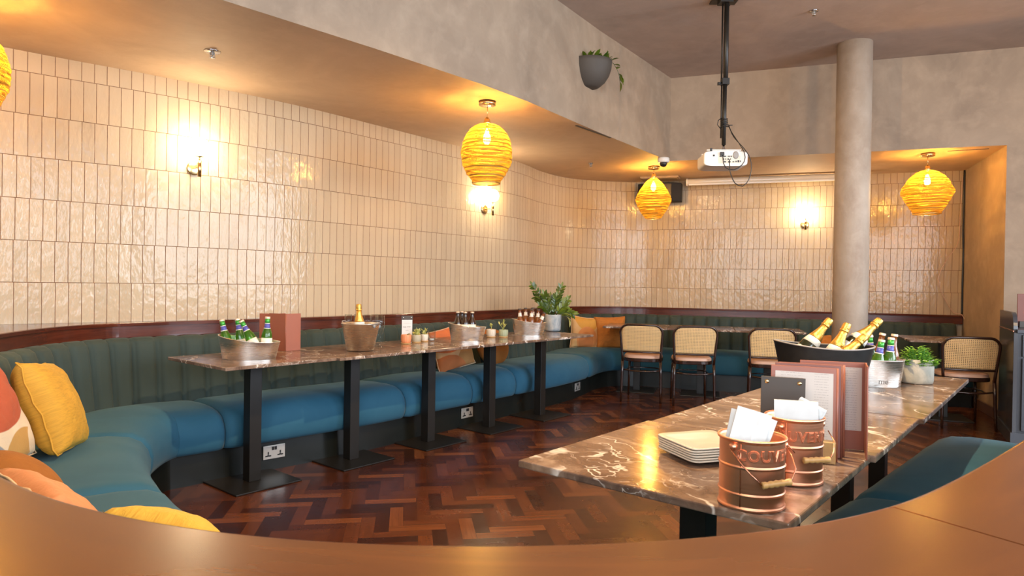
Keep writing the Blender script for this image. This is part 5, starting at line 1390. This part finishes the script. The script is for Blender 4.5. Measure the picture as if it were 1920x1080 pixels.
# napkins: each folded napkin is a soft slab
def napkin(label, center, w, h, th, roll, pitch, yaw, seed, group):
    b = MB(); rnd_ = lambda x, y: noise.noise(Vector((x*9, y*9, seed)))*.003
    b.grid(lambda u, v: (w*(u-.5), -th/2+rnd_(u, v), h*(v-.5)), 10, 10)
    b.grid(lambda u, v: (w*(.5-u), th/2+rnd_(1-u, v), h*(v-.5)), 10, 10)
    n = len(b.v)
    ring = lambda s_: [(w*(i/10-.5), s_, h*.5) for i in range(11)]
    for (za) in (-.5, .5):
        pts = [(w*(i/10-.5), -th/2+rnd_(i/10, za+.5), h*za) for i in range(11)]+[(w*(.5-i/10), th/2+rnd_(1-i/10, za+.5), h*za) for i in range(11)]
        b.poly(pts)
    for xa in (-.5, .5):
        pts = [(w*xa, -th/2+rnd_(xa+.5, i/10), h*(i/10-.5)) for i in range(11)]+[(w*xa, th/2+rnd_(xa+.5, 1-i/10), h*(.5-i/10)) for i in range(11)]
        b.poly(pts)
    o = b.build('paper_napkin', 'white', bevel=.0008)
    o.location = center; o.rotation_euler = Matrix.Rotation(yaw, 3, 'Z').to_4x4().to_3x3().__matmul__(Matrix.Rotation(roll, 3, 'Y')).__matmul__(Matrix.Rotation(pitch, 3, 'X')).to_euler()
    return tag(o, label, 'napkin', group)
gn = 'white folded napkins in the nearer copper pail'
napkin('front white napkin tilted in the nearer copper pail', (.513, 1.437, .893), .072, .125, .008, R_(14), R_(-10), -.3, 1, gn)
napkin('second white napkin just behind the front one in the nearer pail', (.524, 1.449, .886), .074, .122, .008, R_(19), R_(-9), -.3, 2, gn)
napkin('rearmost napkin with cream edge at the left of the nearer pail', (.510, 1.459, .888), .070, .118, .007, R_(11), R_(-9), -.28, 3, gn)
gn = 'white folded napkins in the farther copper pail'
napkin('wide white napkin filling the front of the farther copper pail', (.690, 1.606, .895), .098, .105, .014, R_(-1), R_(-4), -.38, 4, gn)
napkin('crumpled white napkin sticking out at the right of the farther pail', (.722, 1.625, .900), .064, .085, .016, R_(24), R_(4), -.7, 5, gn)

# menu holder: block with an upright board, and the folders in it
A_, H_ = Vector((.728, 1.866, 0)), Vector((.882, 1.796, 0)); da = (H_-A_).normalized(); na = Vector((da.y, -da.x, 0)); aa = math.atan2(da.y, da.x)
mh = thing('menu_holder', 'wooden menu block with dark upright board and two brass screws', 'holder', (A_+H_)/2+na*.004-da*.02+Vector((0, 0, TT)), aa)
b = MB(); b.box(.205, .022, .058, (0, -.016, .029)).box(.205, .014, .058, (0, .010, .029)).box(.205, .05, .012, (0, 0, .006)); b.build('block', 'oak', mh, bevel=.002)
MB().box(.112, .006, .226, (-.030, -.042, .113), ).build('upright_board', 'slate', mh, bevel=.001)
for sx in (-1, 1): MB().lathe([(.001, 0), (.0058, 0), (.0052, .002), (.001, .0028)], 16, m=T(-.030+sx*.041, -.045, .212) @ RX(PI/2)).box(.0075, .0009, .0012, (-.030+sx*.041, -.0479, .212)).build('brass_screw', 'brass', mh)
g4 = 'terracotta menu folders in the wooden block on the right row'
folder('terracotta menu folder at the front with its printed page facing the camera', (A_.x, A_.y), (H_.x, H_.y), .252, 4, 4, flip=-1, page=True, group=g4)
folder('dark-edged menu folder squeezed directly behind the front menu', (.755, 1.905), (.914, 1.835), .254, 5, 3, flip=-1, mt='menu_dark', group=g4)
folder('third menu folder from the front with pale pages at its edge', (.772, 1.925), (.932, 1.858), .254, 7, 3, flip=-1, group=g4)
folder('rearmost menu folder standing open, its cover nearest the black tub', (.862, 1.985), (1.030, 1.930), .254, 2, 82, flip=1, w2=.150, page=True, group=g4)

# herb pot
r = thing('herb_pot', 'bright green herb in a round stone-glazed pot at the far end of the right row', 'plant', (2.030, 3.335, TT))
b = MB(); b.grid(lambda u, v: tuple([(lambda i, g: ((([.060, .072, .076, .077, .075, .070, .068, .001][i]*(1-g)+[.060, .072, .076, .077, .075, .070, .068, .001][i+1]*g))*math.cos(2*PI*u), (([.060, .072, .076, .077, .075, .070, .068, .001][i]*(1-g)+[.060, .072, .076, .077, .075, .070, .068, .001][i+1]*g))*math.sin(2*PI*u), ([0, .003, .02, .08, .120, .122, .105, .105][i]*(1-g)+[0, .003, .02, .08, .120, .122, .105, .105][i+1]*g)))(min(int(v*7), 6), v*7-min(int(v*7), 6))]).__getitem__(0), 40, 14, wu=True)
b.poly([(.060*math.cos(-2*PI*i/40), .060*math.sin(-2*PI*i/40), 0) for i in range(40)]); b.build('pot', 'potstone', r)
random.seed(8); b = MB(); b.usecol = True
for k in range(150):
    a = random.uniform(0, 2*PI); q = math.sqrt(random.random())*.092; hgt = .165*(1-(q/.125)**2)+random.uniform(-.012, .018)
    tip = Vector((q*math.cos(a), q*math.sin(a), max(.105, hgt)+.012)); base = Vector((q*.6*math.cos(a), q*.6*math.sin(a), .105))
    b.tube([base, tip], .0009, 4)
    for j in range(5):
        aa2 = j*2.4+a; leaf(b, tip-Vector((0, 0, .006*j)), (math.cos(aa2), math.sin(aa2), random.uniform(-.1, .8)), random.uniform(.014, .024), .012, c=rc(), nseg=3)
b.build('foliage', 'leafbright', r)

# ------------------------------------------------------------------ cushions
def pillow(label, center, normal, up, w, h, th, mt, seed=0, roll=0, pinch=.07, pipe=None, name='scatter_cushion', group=None, rounded=False):
    n = Vector(normal).normalized(); u = Vector(up); u = (u-n*u.dot(n)).normalized(); x = u.cross(n)
    b = MB(); N = 28
    def f(s_, t_, sg):
        a, c = 2*s_-1, 2*t_-1
        if rounded:
            # squarish disc
            k = math.sqrt(max(0, 1-c*c/2)); k2 = math.sqrt(max(0, 1-a*a/2)); X, Y = a*k, c*k2; e = max(0, 1-X*X-Y*Y)**.5
            return (X*w/2, Y*h/2, sg*th/2*e)
        X = a*(1-pinch*(1-c*c)) ; Y = c*(1-pinch*(1-a*a))
        e = (max(0, 1-a*a)**.5*max(0, 1-c*c)**.5)**.72
        wr = noise.noise(Vector((a*2.2, c*2.2, seed)))*.10+noise.noise(Vector((a*5, c*5, seed+7)))*.045
        zz = th/2*e*(1+wr*1.2)
        cr = .012*noise.noise(Vector((a*3, c*3, seed+3)))*(abs(a)**3+abs(c)**3)
        return (X*w/2, Y*h/2, sg*zz+cr)
    b.grid(lambda s_, t_: f(s_, t_, 1), N, N); b.grid(lambda s_, t_: f(1-s_, t_, -1), N, N, uvf=lambda p, q: (1-p, q))
    o = b.build(name, mt, weld=True)
    m = Matrix((x, u, n)).transposed() @ Matrix.Rotation(roll, 3, 'Z')
    o.location = center; o.rotation_euler = m.to_euler()
    if pipe:
        ed = [f(i/14, 0, 0) for i in range(14)]+[f(1, i/14, 0) for i in range(14)]+[f(1-i/14, 1, 0) for i in range(14)]+[f(0, 1-i/14, 0) for i in range(14)]
        MB().tube(ed, .0035, 6, closed=True).build('piping', pipe, o)
    return tag(o, label, 'cushion', group)
M['f_yellow'] = m_fabric('mustard_velvet', (0.66, 0.36, 0.035), base2=(0.56, 0.28, 0.03), crush=.55, wr=.35)
M['f_yellow2'] = m_fabric('yellow_velvet', (0.72, 0.44, 0.06), base2=(0.62, 0.35, 0.04), crush=.2, wr=.35)
M['f_orange'] = m_fabric('burnt_orange_velvet', (0.52, 0.19, 0.025), base2=(0.42, 0.14, 0.02), crush=.5, wr=.35)
M['f_brown'] = m_fabric('amber_brown_velvet', (0.36, 0.125, 0.015), base2=(0.27, 0.09, 0.012), crush=.1, wr=.2)
M['f_peach'] = m_fabric('peach_linen', (0.66, 0.26, 0.11), base2=(0.58, 0.23, 0.09), wr=.3)
M['f_pattern'] = m_fabric('printed_rust_and_cream_cloth', (0.74, 0.60, 0.42), [(.50, 1.0, .66, (.42, .085, .035)), (.15, .02, .30, (.22, .25, .28)), (.72, -.05, .36, (.50, .28, .08)), (.95, .15, .18, (.74, .60, .42))], base2=(.70, .56, .40))
M['f_pattern2'] = m_fabric('printed_ochre_and_cream_cloth', (0.72, 0.46, 0.24), [(.35, 1.02, .60, (.60, .16, .05)), (.95, .95, .30, (.74, .58, .38)), (.98, -.05, .62, (.46, .22, .07)), (.15, -.15, .55, (.55, .17, .05))])
M['f_pattern3'] = m_fabric('printed_gold_and_peach_cloth', (0.70, 0.44, 0.20), [(.55, 1.0, .48, (.56, .29, .05)), (.55, .28, .40, (.60, .25, .08)), (.50, .22, .28, (.50, .19, .06))])
M['f_pipe'] = mat('cream_piping', (.72, .52, .32), .7)
pillow('mustard velvet cushion standing at the far left bend of the seat', (-2.02, 2.93, .645), (.84, .36, .38), (-.36, 0, 1), .40, .42, .20, 'f_yellow', 1, pipe='f_yellow', pinch=.05)
pillow('printed cushion in rust and cream cut off by the left picture edge', (-2.02, 2.53, .655), (.90, .05, .34), (-.30, 0, 1), .42, .42, .18, 'f_pattern', 2, roll=R_(8), pipe='f_pipe')
pillow('round amber brown velvet cushion in front of the printed one', (-1.52, 2.05, .565), (.6, .2, .8), (-.6, -.3, .8), .31, .31, .17, 'f_brown', 3, rounded=True)
pillow('peach linen cushion with a white edge behind the foreground ledge', (-1.05, 1.58, .625), (.42, .55, .55), (-.4, -.3, 1), .30, .32, .13, 'f_peach', 4, roll=R_(12), pipe='f_pipe')
pillow('yellow velvet cushion half hidden by the foreground ledge', (-.735, 1.50, .595), (.25, .6, .65), (-.3, -.5, 1), .26, .32, .15, 'f_yellow2', 5, roll=R_(20))
pillow('printed orange and ochre cushion under the third left table', (-.53, 5.98, .625), (.70, -.70, .22), (-.15, .1, 1), .44, .40, .15, 'f_pattern2', 6, roll=R_(10), pipe='f_pipe')
pillow('amber brown round cushion behind the fourth table post', (-.175, 6.42, .60), (.74, -.62, .25), (-.2, .2, 1), .42, .36, .16, 'f_brown', 7, rounded=True)
pillow('printed gold and peach cushion in the far corner, left of its orange neighbour', (.885, 8.10, .625), (.35, -.92, .22), (0, .2, 1), .37, .40, .15, 'f_pattern3', 8, roll=R_(-3), pipe='f_pipe')
pillow('burnt orange velvet cushion in the far corner behind the first cane chair', (1.215, 8.16, .625), (.12, -.98, .22), (0, .2, 1), .39, .40, .15, 'f_orange', 9, roll=R_(3), pipe='f_orange')
pillow('burnt orange cushion lying low on the back seat left of the column', (3.53, 7.50, .545), (-.1, -.65, .75), (0, .8, .6), .36, .34, .15, 'f_orange', 10)
